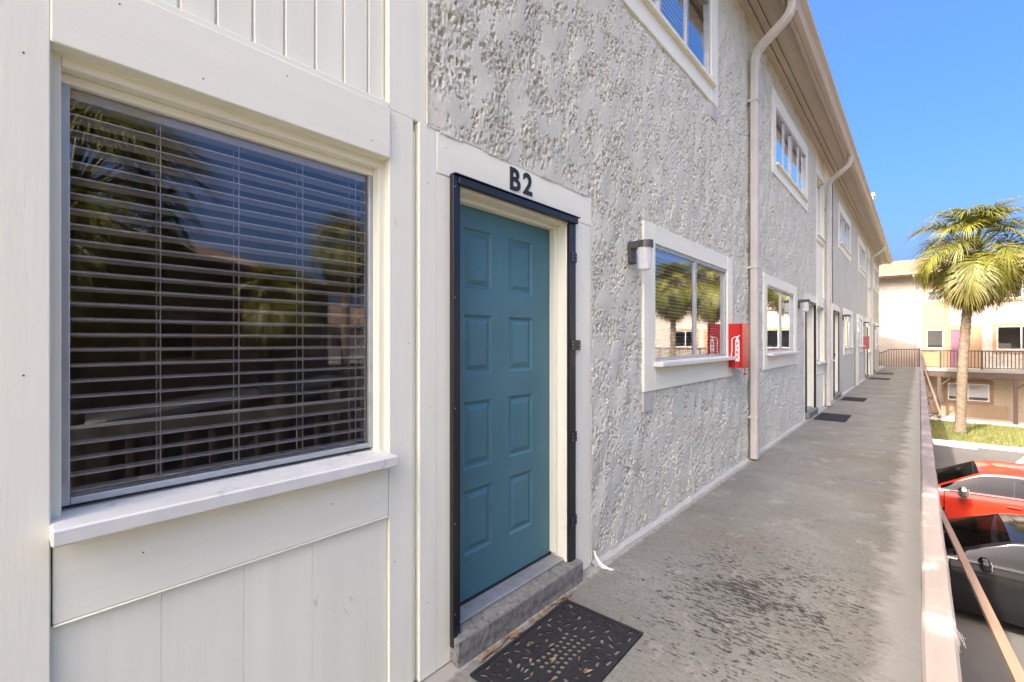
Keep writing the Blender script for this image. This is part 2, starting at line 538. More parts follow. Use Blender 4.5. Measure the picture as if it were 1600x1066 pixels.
for x in (6.9, 9.6, 12.3, 15.0, 17.7, 20.4):
    structure(obj('parking_line', [(x, 20.2, GZ + 0.004), (x + 0.1, 20.2, GZ + 0.004), (x + 0.1, 25.0, GZ + 0.004), (x, 25.0, GZ + 0.004)], [(0, 1, 2, 3)], 'marking'))
structure(obj('parking_line', [(3.9, 22.6, GZ + 0.004), (4.05, 22.6, GZ + 0.004), (4.65, 24.9, GZ + 0.004), (4.48, 24.9, GZ + 0.004)], [(0, 1, 2, 3)], 'marking'))
structure(box('walkway', -0.16, 1.62, -6.03, 34.3, -0.22, 0.0, 'deck', None, 0.006))

# grass blades on the lawn (nobody could count them)
def grass():
    n = 16000
    gx = rng.uniform(1.75, 9.0, n); gy = rng.uniform(25.45, 31.6, n)
    h = rng.uniform(0.05, 0.13, n); a = rng.uniform(0, 6.28, n); lx = rng.normal(0, 0.03, n); ly = rng.normal(0, 0.03, n)
    w = 0.012
    V = np.zeros((n * 3, 3)); z0 = GZ + 0.088
    V[0::3] = np.c_[gx - w * np.cos(a), gy - w * np.sin(a), np.full(n, z0)]
    V[1::3] = np.c_[gx + w * np.cos(a), gy + w * np.sin(a), np.full(n, z0)]
    V[2::3] = np.c_[gx + lx, gy + ly, z0 + h]
    me = bpy.data.meshes.new('grass')
    me.vertices.add(n * 3); me.vertices.foreach_set('co', V.ravel())
    me.loops.add(n * 3); me.loops.foreach_set('vertex_index', np.arange(n * 3))
    me.polygons.add(n); me.polygons.foreach_set('loop_start', np.arange(0, n * 3, 3)); me.polygons.foreach_set('loop_total', np.full(n, 3))
    me.update(); me.validate(); me.materials.append(M['grass'])
    o = link(bpy.data.objects.new('grass', me))
    o['label'] = 'short sunlit grass growing on the lawn round the palm trunk'
    o['category'] = 'grass'
    o['kind'] = 'stuff'
grass()

# ------------------------------------------------------------------ our apartment building (long wall along Y, face at X = 0)
P = 6.03
ZS = 5.35           # soffit level
YB0, YB1 = -6.03, 29.9
bld = thing('apartment_building', 'long two storey grey stucco apartment building with cream trim beside the walkway', 'building', (-4.5, 12, GZ))
openings = []       # (y0, y1, z0, z1) holes of the stucco face
UNITS = [(0.0, 1), (2 * P, -1), (2 * P, 1), (4 * P, -1), (4 * P, 1)]
def Yof(u, s):
    return u[0] + u[1] * s
def span(u, a, b):
    a, b = Yof(u, a), Yof(u, b)
    return (min(a, b), max(a, b))
for u in UNITS:
    openings.append((*span(u, -0.01, 1.194), -0.01, 6.0))        # cream bay, full height
    openings.append((*span(u, 1.19, 2.485), -0.01, 2.335))       # door set
    openings.append((*span(u, 3.25, 5.28), 1.10, 2.28))          # lower window
    openings.append((*span(u, 2.22, 4.80), 3.86, 4.95))          # upper window

def fftnoise(ny, nz, dx, ly, lz, bw=0.45, seed=0):
    g = np.random.default_rng(seed).normal(size=(ny, nz))
    fy = np.fft.fftfreq(ny, dx)[:, None]; fz = np.fft.fftfreq(nz, dx)[None, :]
    # lean the strokes a little
    r = np.sqrt((fy * ly + 0.25 * fz * lz) ** 2 + (fz * lz) ** 2)
    filt = np.exp(-((r - 1) / bw) ** 2)
    n = np.fft.ifft2(np.fft.fft2(g) * filt).real
    return n / n.std()

def sstep(x, a, b):
    t = np.clip((x - a) / (b - a), 0, 1)
    return t * t * (3 - 2 * t)

def stucco_patch(name, y0, y1, z0, z1, dx, seed, parent):
    ny = int(round((y1 - y0) / dx)) + 1; nz = int(round((z1 - z0) / dx)) + 1
    ys = np.linspace(y0, y1, ny); zs = np.linspace(z0, z1, nz)
    big = fftnoise(ny, nz, dx, 0.30, 0.45, 0.6, seed)
    n1 = fftnoise(ny, nz, dx, 0.085, 0.18, 0.55, seed + 1)
    n2 = fftnoise(ny, nz, dx, 0.24, 0.36, 0.7, seed + 2)
    n3 = fftnoise(ny, nz, dx, 0.036, 0.085, 0.6, seed + 3)
    n4 = fftnoise(ny, nz, dx, 0.05, 0.10, 0.6, seed + 4)
    saw = (n1 * 0.75 + 0.3 * n4) % 1.0
    h = 0.003 * big + 0.016 * (np.minimum(saw, 0.62) - 0.45) * sstep(n2, -1.0, 0.4)
    pit = sstep(n3, 1.12, 1.34) * sstep(n2 + 0.5 * n4, -0.5, 0.5)
    worm = (1 - sstep(np.abs(n4), 0.05, 0.2)) * sstep(n1, 0.65, 0.95)
    h = h - 0.036 * np.maximum(pit, worm * 0.85) + 0.0008 * n3 * sstep(n2, -0.6, 0.8)
    h = np.clip(h * (1.0 if y0 < 4 else 1.25), -0.05, 0.014)
    if dx < 0.02:      # neighbouring patches meet at the same level
        ed = np.minimum(np.abs(ys - y0), np.abs(ys - y1))
        h = h * sstep(ed, -0.002, 0.02)[:, None]
    Y, Z = np.meshgrid(ys, zs, indexing='ij')
    co = np.stack([h, Y, Z], -1).reshape(-1, 3)
    idx = np.arange(ny * nz).reshape(ny, nz)
    q = np.stack([idx[:-1, :-1], idx[1:, :-1], idx[1:, 1:], idx[:-1, 1:]], -1).reshape(-1, 4)
    cy = ((Y[:-1, :-1] + Y[1:, 1:]) / 2).ravel(); cz = ((Z[:-1, :-1] + Z[1:, 1:]) / 2).ravel()
    keep = np.ones(len(q), bool)
    for a, b, c, d in openings:
        keep &= ~((cy > a) & (cy < b) & (cz > c) & (cz < d))
    q = q[keep]
    used = np.zeros(len(co), bool); used[q.ravel()] = True
    remap = np.cumsum(used) - 1
    co = co[used]; q = remap[q]
    me = bpy.data.meshes.new(name)
    me.vertices.add(len(co)); me.vertices.foreach_set('co', co.ravel())
    me.loops.add(q.size); me.loops.foreach_set('vertex_index', q.ravel())
    me.polygons.add(len(q)); me.polygons.foreach_set('loop_start', np.arange(0, q.size, 4)); me.polygons.foreach_set('loop_total', np.full(len(q), 4))
    me.polygons.foreach_set('use_smooth', np.ones(len(q), bool))
    me.update()
    me.materials.append(M['stucco'])
    return link(bpy.data.objects.new(name, me), parent)

stucco_patch('stucco_wall', 1.1945, 4.20, 0.0, ZS + 0.02, 0.006, 11, bld)
stucco_patch('stucco_wall', 4.20, 7.20, 0.0, ZS + 0.02, 0.009, 31, bld)
stucco_patch('stucco_wall', 7.20, 10.87, 0.0, ZS + 0.02, 0.010, 51, bld)

for q in ((1.1957, 1.204, 2.350, ZS - 0.01), (1.21, 2.486, 2.3425, 2.352), (2.4875, 2.497, 0.03, 2.352)):
    box('stucco_return', -0.045, -0.0015, q[0], q[1], q[2], q[3], 'stucco', bld, 0)

def flat_wall(name, y0, y1, z0, z1, mat):
    ycuts = sorted({y0, y1, *[min(max(v, y0), y1) for o in openings for v in o[:2]]})
    zcuts = sorted({z0, z1, *[min(max(v, z0), z1) for o in openings for v in o[2:]]})
    V, F = [], []
    for a, b in zip(ycuts, ycuts[1:]):
        for c, d in zip(zcuts, zcuts[1:]):
            m_, n_ = (a + b) / 2, (c + d) / 2
            if any(o[0] < m_ < o[1] and o[2] < n_ < o[3] for o in openings):
                continue
            i = len(V)
            V += [(0, a, c), (0, b, c), (0, b, d), (0, a, d)]
            F.append((i, i + 1, i + 2, i + 3))
    return obj(name, V, F, mat, bld)
flat_wall('stucco_wall', 10.87, 4 * P - 0.001, 0.0, ZS + 0.02, 'stucco_far')
flat_wall('stucco_wall', 4 * P + 0.001, YB1, 0.0, ZS + 0.02, 'stucco_far')
obj('stucco_wall', [(0, YB0, 0), (0, -0.452, 0), (0, -0.452, ZS + 0.02), (0, YB0, ZS + 0.02)], [(0, 1, 2, 3)], 'stucco_far', bld)
# lower storey, ends, back
obj('lower_wall', [(-0.165, YB0, GZ - 0.05), (-0.165, YB1, GZ - 0.05), (-0.165, YB1, -0.02), (-0.165, YB0, -0.02)], [(0, 1, 2, 3)], 'stucco_far', bld)
W = -9.0
obj('end_wall', [(0, YB1, GZ), (W, YB1, GZ), (W, YB1, ZS), (W / 2, YB1, ZS + 1.75), (0, YB1, ZS)], [(0, 1, 2, 3, 4)], 'stucco_far', bld)
obj('end_wall', [(0, YB0, GZ), (W, YB0, GZ), (W, YB0, ZS), (W / 2, YB0, ZS + 1.75), (0, YB0, ZS)], [(4, 3, 2, 1, 0)], 'stucco_far', bld)
obj('back_wall', [(W, YB0, GZ), (W, YB1, GZ), (W, YB1, ZS), (W, YB0, ZS)], [(3, 2, 1, 0)], 'stucco_far', bld)

# roof: slopes, soffit boards, fascia, gutter
XE = 0.40
roof = obj('roof', [(XE + 0.03, YB0, ZS + 0.15), (W / 2, YB0, ZS + 1.9), (W - 0.5, YB0, ZS + 0.12), (XE + 0.03, YB1 + 0.2, ZS + 0.15), (W / 2, YB1 + 0.2, ZS + 1.9), (W - 0.5, YB1 + 0.2, ZS + 0.12),
                    (XE + 0.03, YB0, ZS + 0.10), (W / 2, YB0, ZS + 1.85), (W - 0.5, YB0, ZS + 0.07), (XE + 0.03, YB1 + 0.2, ZS + 0.10), (W / 2, YB1 + 0.2, ZS + 1.85), (W - 0.5, YB1 + 0.2, ZS + 0.07)],
           [(0, 3, 4, 1), (1, 4, 5, 2), (6, 7, 10, 9), (7, 8, 11, 10), (0, 6, 9, 3), (2, 5, 11, 8), (0, 1, 7, 6), (1, 2, 8, 7), (3, 9, 10, 4), (4, 10, 11, 5)], 'shingle', bld)
sy0, sy1 = YB0, YB1 + 0.15
for x0, x1, dz, t in ((-0.03, 0.075, -0.035, 0.07), (0.083, 0.155, 0.0, 0.03), (0.163, 0.365, 0.012, 0.03)):
    L = 4.4
    y = sy0
    while y < sy1 - 0.01:
        e = min(y + L, sy1)
        box('soffit_board', x0, x1, y + 0.002, e - 0.002, ZS + dz, ZS + dz + t, 'eave', roof, 0.003)
        y = e
box('fascia', 0.368, XE, sy0, sy1, ZS - 0.045, ZS + 0.13, 'eave', roof, 0.003)

def gutter(y0, y1):
    # K-style section extruded along Y
    prof = [(0.402, ZS + 0.125), (0.402, ZS + 0.00), (0.47, ZS + 0.00), (0.495, ZS + 0.035), (0.505, ZS + 0.075), (0.556, ZS + 0.10), (0.556, ZS + 0.128), (0.546, ZS + 0.128), (0.546, ZS + 0.106), (0.495, ZS + 0.08), (0.485, ZS + 0.04), (0.465, ZS + 0.010), (0.412, ZS + 0.010), (0.412, ZS + 0.125)]
    n = len(prof)
    V = [(x, y0, z) for x, z in prof] + [(x, y1, z) for x, z in prof]
    F = [(i, (i + 1) % n, n + (i + 1) % n, n + i) for i in range(n)] + [tuple(range(n))[::-1], tuple(range(n, 2 * n))]
    return obj('gutter', V, F, 'gutter', roof)
for a, b in ((-2.2, 4.0), (4.004, 10.1), (10.104, 16.2), (16.204, 22.3), (22.304, sy1)):  # run starts late, out of view, shaped so sun reaches the near top rail
    gutter(a, b)

def spout(yc, mat='downspout', top=True, zt=None):
    w, d = 0.055, 0.042
    if top:
        path = [(0.455, yc + 0.0, ZS + 0.02), (0.455, yc, ZS - 0.09), (0.43, yc, ZS - 0.16), (0.38, yc, ZS - 0.215), (0.18, yc, ZS - 0.37), (0.105, yc, ZS - 0.44), (0.078, yc, ZS - 0.53), (0.07, yc, ZS - 0.65), (0.07, yc, 0.02)]
    else:
        path = [(0.07, yc, zt), (0.07, yc, 0.02)]
    V, F = [], []
    n = len(path)
    for i, p in enumerate(path):
        p = Vector(p)
        t = (Vector(path[min(i + 1, n - 1)]) - Vector(path[max(i - 1, 0)])).normalized()
        nn = Vector((0, 1, 0)).cross(t).normalized()
        c = 0.3
        for a, b in ((1, 1 - c), (1 - c, 1), (-(1 - c), 1), (-1, 1 - c), (-1, -(1 - c)), (-(1 - c), -1), (1 - c, -1), (1, -(1 - c))):
            V.append(p + Vector((0, 1, 0)) * (w * a) + nn * (d * b))
    for i in range(n - 1):
        for k in range(8):
            F.append((i * 8 + k, i * 8 + (k + 1) % 8, i * 8 + 8 + (k + 1) % 8, i * 8 + 8 + k))
    F += [tuple(range(8))[::-1], tuple((n - 1) * 8 + k for k in range(8))]
    o = obj('downspout', V, F, mat, bld)
    for z in ((4.3, 2.3, 0.5) if top else (1.3,)):
        box('strap', 0.005, 0.118, yc - 0.062, yc + 0.062, z, z + 0.03, mat, o, 0.002)
    return o
spout(6.03); spout(12.0); spout(24.12); spout(18.1, 'stucco_far', False, 1.72)
# foot flare of the first downspout

# party-wall parapet with white cap seen above the far eave
rv = box('roof_parapet', -0.9, 0.13, 23.9, 24.3, ZS + 0.05, ZS + 2.05, 'eave', roof, 0.01)
box('cap', -0.95, 0.18, 23.85, 24.35, ZS + 2.052, ZS + 2.17, 'white_print', rv, 0.01)

# ---------------------------------------------------------------- windows, blinds, doors of the long building
def room(y0, y1, z0, z1, x=-0.2, depth=2.6):
    V, F = box_vf(x - depth, x, y0 - 0.5, y1 + 0.5, z0 - 0.7, z1 + 0.25)
    F = [f for f in F if f != (1, 2, 6, 5)]
    i = len(V)
    V += [(x, y0 - 0.02, z0 - 0.02), (x, y1 + 0.02, z0 - 0.02), (x, y1 + 0.02, z1 + 0.02), (x, y0 - 0.02, z1 + 0.02)]
    F += [(1, 2, i + 1, i), (2, 6, i + 2, i + 1), (6, 5, i + 3, i + 2), (5, 1, i, i + 3)]
    return obj('room_interior', V, F, 'interior', bld)

SLAT = {}
def blind(y0, y1, z0, z1, x, label, pitch=0.0417, depth=0.05, tilt=-5, cords=True):
    t = thing('window_blind', label, 'blind', (x, (y0 + y1) / 2, z0), 'white slatted window blinds')
    L = y1 - y0 - 0.01
    key = (round(L, 3), depth)
    if key not in SLAT:
        V, F = [], []
        nseg = 4
        for e in (-L / 2, L / 2):
            for k in range(nseg + 1):
                a = (k / nseg - 0.5)
                V.append((a * depth, e, -0.006 * (2 * a) ** 2))
            for k in range(nseg + 1):
                a = (k / nseg - 0.5)
                V.append((a * depth, e, -0.006 * (2 * a) ** 2 + 0.0044))
        m_ = nseg + 1
        for k in range(nseg):
            F.append((k, 2 * m_ + k, 2 * m_ + k + 1, k + 1))
            F.append((m_ + k, m_ + k + 1, 3 * m_ + k + 1, 3 * m_ + k))
            F.append((k, k + 1, m_ + k + 1, m_ + k)); F.append((2 * m_ + k, 3 * m_ + k, 3 * m_ + k + 1, 2 * m_ + k + 1))
        F.append((0, m_, 3 * m_, 2 * m_)); F.append((nseg, 2 * m_ + nseg, 3 * m_ + nseg, m_ + nseg))
        SLAT[key] = me_from('slat', V, F, 'white_vinyl')
    z = z0 + 0.022
    ym = (y0 + y1) / 2
    while z < z1 - 0.045:
        inst('slat', SLAT[key], (x, ym, z), t, (random.uniform(-0.0015, 0.0015), R(tilt + random.uniform(-1.2, 1.2)), 0))
        z += pitch
    box('headrail', x - 0.03, x + 0.028, y0 + 0.004, y1 - 0.004, z1 - 0.042, z1 - 0.002, 'white_vinyl', t)
    if cords:
        k = 4 if y1 - y0 < 1.2 else 3
        for i in range(k):
            yy = y0 + (y1 - y0) * (0.235 + 0.235 * i) if k == 4 else y0 + (y1 - y0) * (0.15 + 0.35 * i)
            for dx in (-depth / 2 - 0.001, depth / 2 + 0.001):
                box('cord', x + dx - 0.001, x + dx + 0.001, yy - 0.0012, yy + 0.0012, z0 + 0.015, z1 - 0.04, 'cord', t, 0)
    return t

def window(y0, y1, z0, z1, xg, panes, name='window', frame='aluminium', fw=0.028):
    """aluminium frame round a glazed opening; panes and mullions are sub-parts"""
    w = boxes(name, [(xg - 0.03, xg + 0.02, y0, y0 + fw, z0, z1), (xg - 0.03, xg + 0.02, y1 - fw, y1, z0, z1),
                     (xg - 0.03, xg + 0.019, y0 + fw, y1 - fw, z0, z0 + fw), (xg - 0.03, xg + 0.019, y0 + fw, y1 - fw, z1 - fw, z1)], frame, bld, 0.002)
    n = panes
    ed = [y0 + fw + (y1 - y0 - 2 * fw) * i / n for i in range(n + 1)]
    for i in range(n):
        off = -0.006 if i % 2 else 0.006
        obj('pane', [(xg + off, ed[i] - 0.002, z0 + fw - 0.004), (xg + off, ed[i + 1] + 0.002, z0 + fw - 0.004), (xg + off, ed[i + 1] + 0.002, z1 - fw + 0.004), (xg + off, ed[i] - 0.002, z1 - fw + 0.004)], [(0, 1, 2, 3)], 'glass', w)
        if i:
            box('mullion', xg - 0.022, xg + 0.022, ed[i] - 0.02, ed[i] + 0.02, z0 + fw - 0.001, z1 - fw + 0.001, frame, w)
    return w

def stucco_window(u, up, tone='cream'):
    if up:
        a, b, z0, z1 = 2.16, 4.86, 3.80, 5.00
        ga, gb, gz0, gz1 = 2.35, 4.67, 4.0, 4.80
        n = 4
    else:
        a, b, z0, z1 = 3.19, 5.35, 1.045, 2.335
        ga, gb, gz0, gz1 = 3.385, 5.175, 1.27, 2.19
        n = 2
    y0, y1 = span(u, a, b); g0, g1 = span(u, ga, gb)
    w = window(g0, g1, gz0, gz1, -0.016, n)
    px = 0.018
    box('casing', -0.09, px, y0, g0, z0, z1, 'cream_v', w, 0.004)
    box('casing', -0.09, px, g1, y1, z0, z1, 'cream_v', w, 0.004)
    box('casing', -0.09, px - 0.002, g0 + 0.001, g1 - 0.001, gz1, z1 - 0.001, 'cream_h', w, 0.004)
    box('casing', -0.09, px - 0.002, g0 + 0.001, g1 - 0.001, z0 + 0.001, gz0, 'cream_h', w, 0.004)
    if up:
        box('sill', -0.02, px + 0.035, g0 - 0.02, g1 + 0.06, gz0 - 0.045, gz0 - 0.012, 'cream_h', w, 0.003)
    else:
        box('sill', -0.03, px + 0.075, g0 - 0.03, g1 + 0.08, gz0 - 0.04, gz0 - 0.006, 'sill_paint', w, 0.004)
    # wall behind the opening so that no stucco edge gapes, then the room
    room(g0, g1, gz0, gz1, -0.10)
    return w, (g0, g1, gz0, gz1)

def boards(u, s0, s1, z0, z1, x0, x1, mat, name, parent, bev=0.003):
    y0, y1 = span(u, s0, s1)
    return box(name, x0, x1, y0, y1, z0, z1, mat, parent, bev)

BL = ['white slatted blind behind the large window with palm reflections, next to the teal door',
      'white slatted blind behind the sliding window beside the bright red cabinet',
      'white slatted blind in the upper window above the red cabinet',
      'white slatted blind in the upper window past the first downspout',
      'white slatted blind in the lower window between the first downspout and the pale grey door']

def bay(i, u):
    t = bpy.data.objects.new('siding_bay', me_from('siding_bay', [(-0.035, *[Yof(u, -0.02)], 0), (-0.035, Yof(u, 1.21), 0), (-0.035, Yof(u, 1.21), ZS), (-0.035, Yof(u, -0.02), ZS),
        ], [(0, 1, 2, 3)], 'cream_v'))
    # backing sheet with the two window holes
    V, F = [], []
    sc = [-0.02, 0.075, 1.0, 1.32]
    zc = [0.0, 0.99, 2.14, 3.64, 4.85, ZS + 0.01]
    for a in range(3):
        for b in range(5):
            if a == 1 and b in (1, 3):
                continue
            if b >= 2 and a == 2:
                s_hi = 1.215
            elif b < 2 and a == 2:
                s_hi = 1.36
            else:
                s_hi = sc[a + 1]
            k = len(V)
            V += [(-0.045, Yof(u, sc[a]), zc[b]), (-0.045, Yof(u, s_hi), zc[b]), (-0.045, Yof(u, s_hi), zc[b + 1]), (-0.045, Yof(u, sc[a]), zc[b + 1])]
            F.append((k, k + 1, k + 2, k + 3))
    t.data = me_from('siding_bay', V, F, 'cream_v')
    link(t, bld)
    far = i >= 2
    x0 = -0.046
    # lower planks under the sill board
    if not far:
        e = [0.075, 0.292, 0.50, 0.715, 0.925, 1.0115]
        for a, b in zip(e, e[1:]):
            boards(u, a + 0.0004, b - 0.0004, 0.005, 0.735, x0, -0.022, 'cream_v', 'plank', t, 0.0008)
        e = [0.075, 0.142, 0.238, 0.336, 0.429, 0.531, 0.628, 0.732, 0.838, 0.938, 1.0115]
        for a, b in zip(e, e[1:]):
            boards(u, a + 0.003, b - 0.003, 2.372, 3.50, x0, -0.0365, 'cream_v', 'plank', t, 0.003)
            boards(u, a + 0.003, b - 0.003, 4.99, ZS - 0.01, x0, -0.0365, 'cream_v', 'plank', t, 0.003)
    else:
        boards(u, 0.076, 1.0115, 0.005, 0.735, x0, -0.022, 'cream_v', 'plank', t)
        boards(u, 0.076, 1.0115, 2.372, 3.50, x0, -0.019, 'cream_v', 'plank', t)
        boards(u, 0.076, 1.0115, 4.99, ZS - 0.01, x0, -0.019, 'cream_v', 'plank', t)
    # ledger moulding line over the lintel
    boards(u, 0.076, 1.0115, 2.346, 2.370, x0, -0.006, 'cream_h', 'ledge_strip', t)
    boards(u, 0.074, 1.0125, 2.148, 2.3455, x0, 0.003, 'cream_h', 'lintel', t, 0.003)
    boards(u, 0.076, 1.0115, 3.502, 3.638, x0, -0.004, 'cream_h', 'lintel', t)
    boards(u, 0.076, 1.0115, 4.853, 4.988, x0, -0.004, 'cream_h', 'lintel', t)
    boards(u, 0.078, 1.0112, 0.737, 0.742, x0, -0.004, 'cream_h', 'ledge_strip', t)
    boards(u, 0.078, 1.0112, 0.7425, 0.948, x0, -0.008, 'cream_h', 'apron_board', t)
    # posts: left edge, then two boards towards the door
    boards(u, -0.45 if i == 0 else -0.005, 0.0745, 0.004, ZS - 0.01, x0, -0.001, 'cream_v', 'post_board', t)
    boards(u, 1.0145, 1.130, 0.004, 2.347, x0, -0.010, 'cream_v', 'post_board', t)
    boards(u, 1.132, 1.153, 0.004, 2.310, x0, -0.026, 'cream_v', 'post_board', t)
    boards(u, 1.155, 1.2455, 0.004, 2.347, x0, -0.004, 'cream_v', 'post_board', t)
    boards(u, 1.0145, 1.1955, 2.3485, ZS - 0.01, x0, -0.013, 'cream_v', 'post_board', t)
    # windows of the bay
    for z0, z1 in ((0.99, 2.14), (3.64, 4.85)):
        y0, y1 = span(u, 0.076, 1.0)
        lower = z0 < 2
        # deep reveal
        box('jamb', -0.19, -0.047, y0 - 0.003, y0 + 0.0195, z0 - 0.03, z1 + 0.012, 'cream_v', t)
        box('jamb', -0.19, -0.0465, y1 - 0.0085, y1 + 0.012, z0 - 0.03, z1 + 0.012, 'cream_v', t)
        box('jamb', -0.19, -0.0468, y0 + 0.0197, y1 - 0.0087, z1 - 0.022, z1 + 0.012, 'cream_h', t)
        box('stop_strip', -0.128, -0.084, y0 + 0.019, y1 - 0.007, z1 - 0.046, z1 - 0.0225, 'cream_h', t)
        w = window(y0 + 0.02, y1 - 0.008, z0 + 0.014, z1 - 0.024, -0.11, 1, fw=0.018)
        box('sill', -0.135, 0.062 if lower else 0.02, y0 - 0.004 if lower else y0 + 0.02, y1 + 0.012 if lower else y1 - 0.01, z0 - 0.04, z0 + 0.002, 'sill_paint' if lower else 'cream_h', w, 0.005)
        room(y0 + 0.02, y1, z0, z1, -0.20)

def door_leaf(u, mat, s0, s1, z0, z1, x, panels):
    """slab with moulded raised panels; each panel is a sub-part filling a hole of the slab"""
    cols = [(1.506, 1.712), (1.838, 2.048)]
    rows = [(0.365, 0.690), (0.790, 1.130), (1.260, 1.565), (1.690, 2.000)]
    sc = sorted({s0, s1, *[v for c in cols for v in c]}); zc = sorted({z0, z1, *[v for r in rows for v in r]})
    V, F = [], []
    def quad(a, b, c, d, xx):
        k = len(V)
        V.extend([(xx, Yof(u, a), c), (xx, Yof(u, b), c), (xx, Yof(u, b), d), (xx, Yof(u, a), d)])
        F.append((k, k + 1, k + 2, k + 3))
    for a, b in zip(sc, sc[1:]):
        for c, d in zip(zc, zc[1:]):
            if panels and any(abs(a - q[0]) < 1e-6 for q in cols) and any(abs(c - r[0]) < 1e-6 for r in rows):
                continue
            quad(a, b, c, d, x)
    quad(s0, s1, z0, z1, x - 0.045)
    o = obj('door', V, F, mat, bld)
    if panels:
        for a, b in cols:
            for c, d in rows:
                V2, F2 = [], []
                rings = [(0, 0), (0.006, -0.002), (0.014, -0.011), (0.024, -0.012), (0.046, -0.0025), (0.050, -0.0015)]
                for ins, dx in rings:
                    for ss, zz in ((a + ins, c + ins), (b - ins, c + ins), (b - ins, d - ins), (a + ins, d - ins)):
                        V2.append((x + dx, Yof(u, ss), zz))
                for r in range(len(rings) - 1):
                    for k in range(4):
                        F2.append((r * 4 + k, r * 4 + (k + 1) % 4, r * 4 + 4 + (k + 1) % 4, r * 4 + 4 + k))
                e = (len(rings) - 1) * 4
                F2.append((e, e + 1, e + 2, e + 3))
                obj('door_panel', V2, F2, mat, o)
    return o

def entrance(i, u, mat):
    near = i == 0
    # header board and casings
    t = boards(u, 1.2465, 2.487, 2.158, 2.341, -0.06, -0.003, 'cream_h', 'door_header', bld, 0.003)
    boards(u, 1.2465, 1.366, 0.004, 2.157, -0.06, -0.0055, 'cream_v', 'casing', t, 0.003)
    boards(u, 2.316, 2.484, 0.004, 2.157, -0.06, -0.0045, 'cream_v', 'casing', t, 0.003)
    box('backing', -0.09, -0.052, *span(u, 1.2, 1.366), 0.0, 2.33, 'cream_v', t, 0)
    # jambs and head of the recess
    boards(u, 1.352, 1.370, 0.12, 2.15, -0.20, -0.061, 'cream_v', 'jamb', t, 0.002)
    boards(u, 2.228, 2.315, 0.118, 2.156, -0.20, -0.012, 'cream_v', 'jamb', t, 0.002)
    boards(u, 1.371, 2.227, 2.118, 2.1565, -0.20, -0.013, 'cream_h', 'jamb', t, 0.002)
    boards(u, 2.2005, 2.227, 0.16, 2.117, -0.119, -0.075, 'cream_v', 'stop_strip', t, 0.002)
    boards(u, 1.371, 2.20, 2.098, 2.117, -0.119, -0.075, 'cream_h', 'stop_strip', t, 0.002)
    d = door_leaf(u, mat, 1.371, 2.226, 0.152, 2.12, -0.121, i < 2 or i == 3)
    if not near:
        kb = [(0.012, 0.0), (0.012, 0.02), (0.03, 0.03), (0.033, 0.05), (0.02, 0.065)]
        V, F = lathe_vf(kb, 10)
        V = [(-0.12 + z, Yof(u, 2.13) + x, 1.08 + y) for x, y, z in V]
        obj('knob', V, F, 'bronze', d, True)
    # storm door frame left on the wall
    f = boards(u, 1.318, 1.346, 0.074, 2.166, -0.004, 0.022, 'black_metal', 'security_frame', bld, 0.003)
    boards(u, 1.347, 1.370, 0.076, 2.146, -0.012, 0.012, 'black_metal', 'frame_channel', f, 0.003)
    boards(u, 1.3475, 2.296, 2.130, 2.164, -0.004, 0.028, 'black_metal', 'frame_head', f, 0.003)
    boards(u, 1.32, 2.31, 2.1665, 2.172, -0.004, 0.034, 'black_metal', 'frame_flange', f, 0.001)
    boards(u, 2.232, 2.296, 0.118, 2.129, -0.013, 0.010, 'black_metal', 'frame_leg', f, 0.003)
    if near:
        for z in (1.93, 1.405, 0.86, 0.36):
            h = boards(u, 2.236, 2.2955 if z != 1.405 else 2.335, z - 0.03, z + 0.03, 0.0105, 0.019, 'black_metal', 'hinge', f, 0.002)
            for k in range(3):
                for s_ in (2.25, 2.285) if z != 1.405 else (2.25, 2.318):
                    box('screw', 0.019, 0.0205, s_ - 0.003, s_ + 0.003, z - 0.022 + 0.02 * k, z - 0.016 + 0.02 * k, 'rim', h, 0)
        for z in (2.11, 1.62, 1.13, 0.62, 0.22):
            box('screw', 0.0222, 0.0245, 1.326, 1.331, z, z + 0.005, 'rim', f, 0)
    # threshold and worn concrete step
    th = boards(u, 1.371, 2.227, 0.121, 0.134, -0.20, -0.028, 'threshold', 'threshold', bld, 0.002)
    for k in range(6):
        boards(u, 1.373, 2.225, 0.1342, 0.138, -0.11 + 0.013 * k, -0.104 + 0.013 * k, 'threshold', 'ridge', th, 0.001)
    boards(u, 1.373, 2.225, 0.134, 0.1515, -0.165, -0.1215, 'black_flat', 'weather_strip', th, 0.001)
    st = step_mesh(span(u, 1.322, 2.30))
    return d

def step_mesh(yy):
    y0, y1 = yy
    ny, V, F = 40, [], []
    sec = [(-0.21, 0.119), (-0.10, 0.1195), (-0.02, 0.119), (0.046, 0.118), (0.053, 0.115), (0.056, 0.108), (0.056, 0.06), (0.053, 0.03), (0.055, 0.001)]
    for i in range(ny + 1):
        y = y0 + (y1 - y0) * i / ny
        for k, (x, z) in enumerate(sec):
            j = (0.0015 * math.sin(y * 9) + random.uniform(-0.0012, 0.0012)) * (1 if 2 < k else 0.1)
            V.append((x + j, y, z + ((0.0015 * math.sin(y * 31 + k * 2) + random.uniform(-0.001, 0.001)) if 2 < k < 6 else 0)))
    m_ = len(sec)
    for i in range(ny):
        for k in range(m_ - 1):
            F.append((i * m_ + k, i * m_ + k + 1, (i + 1) * m_ + k + 1, (i + 1) * m_ + k))
    F.append(tuple(range(m_))[::-1]); F.append(tuple(ny * m_ + k for k in range(m_)))
    return obj('doorstep', V, [f[::-1] for f in F], 'step', bld)

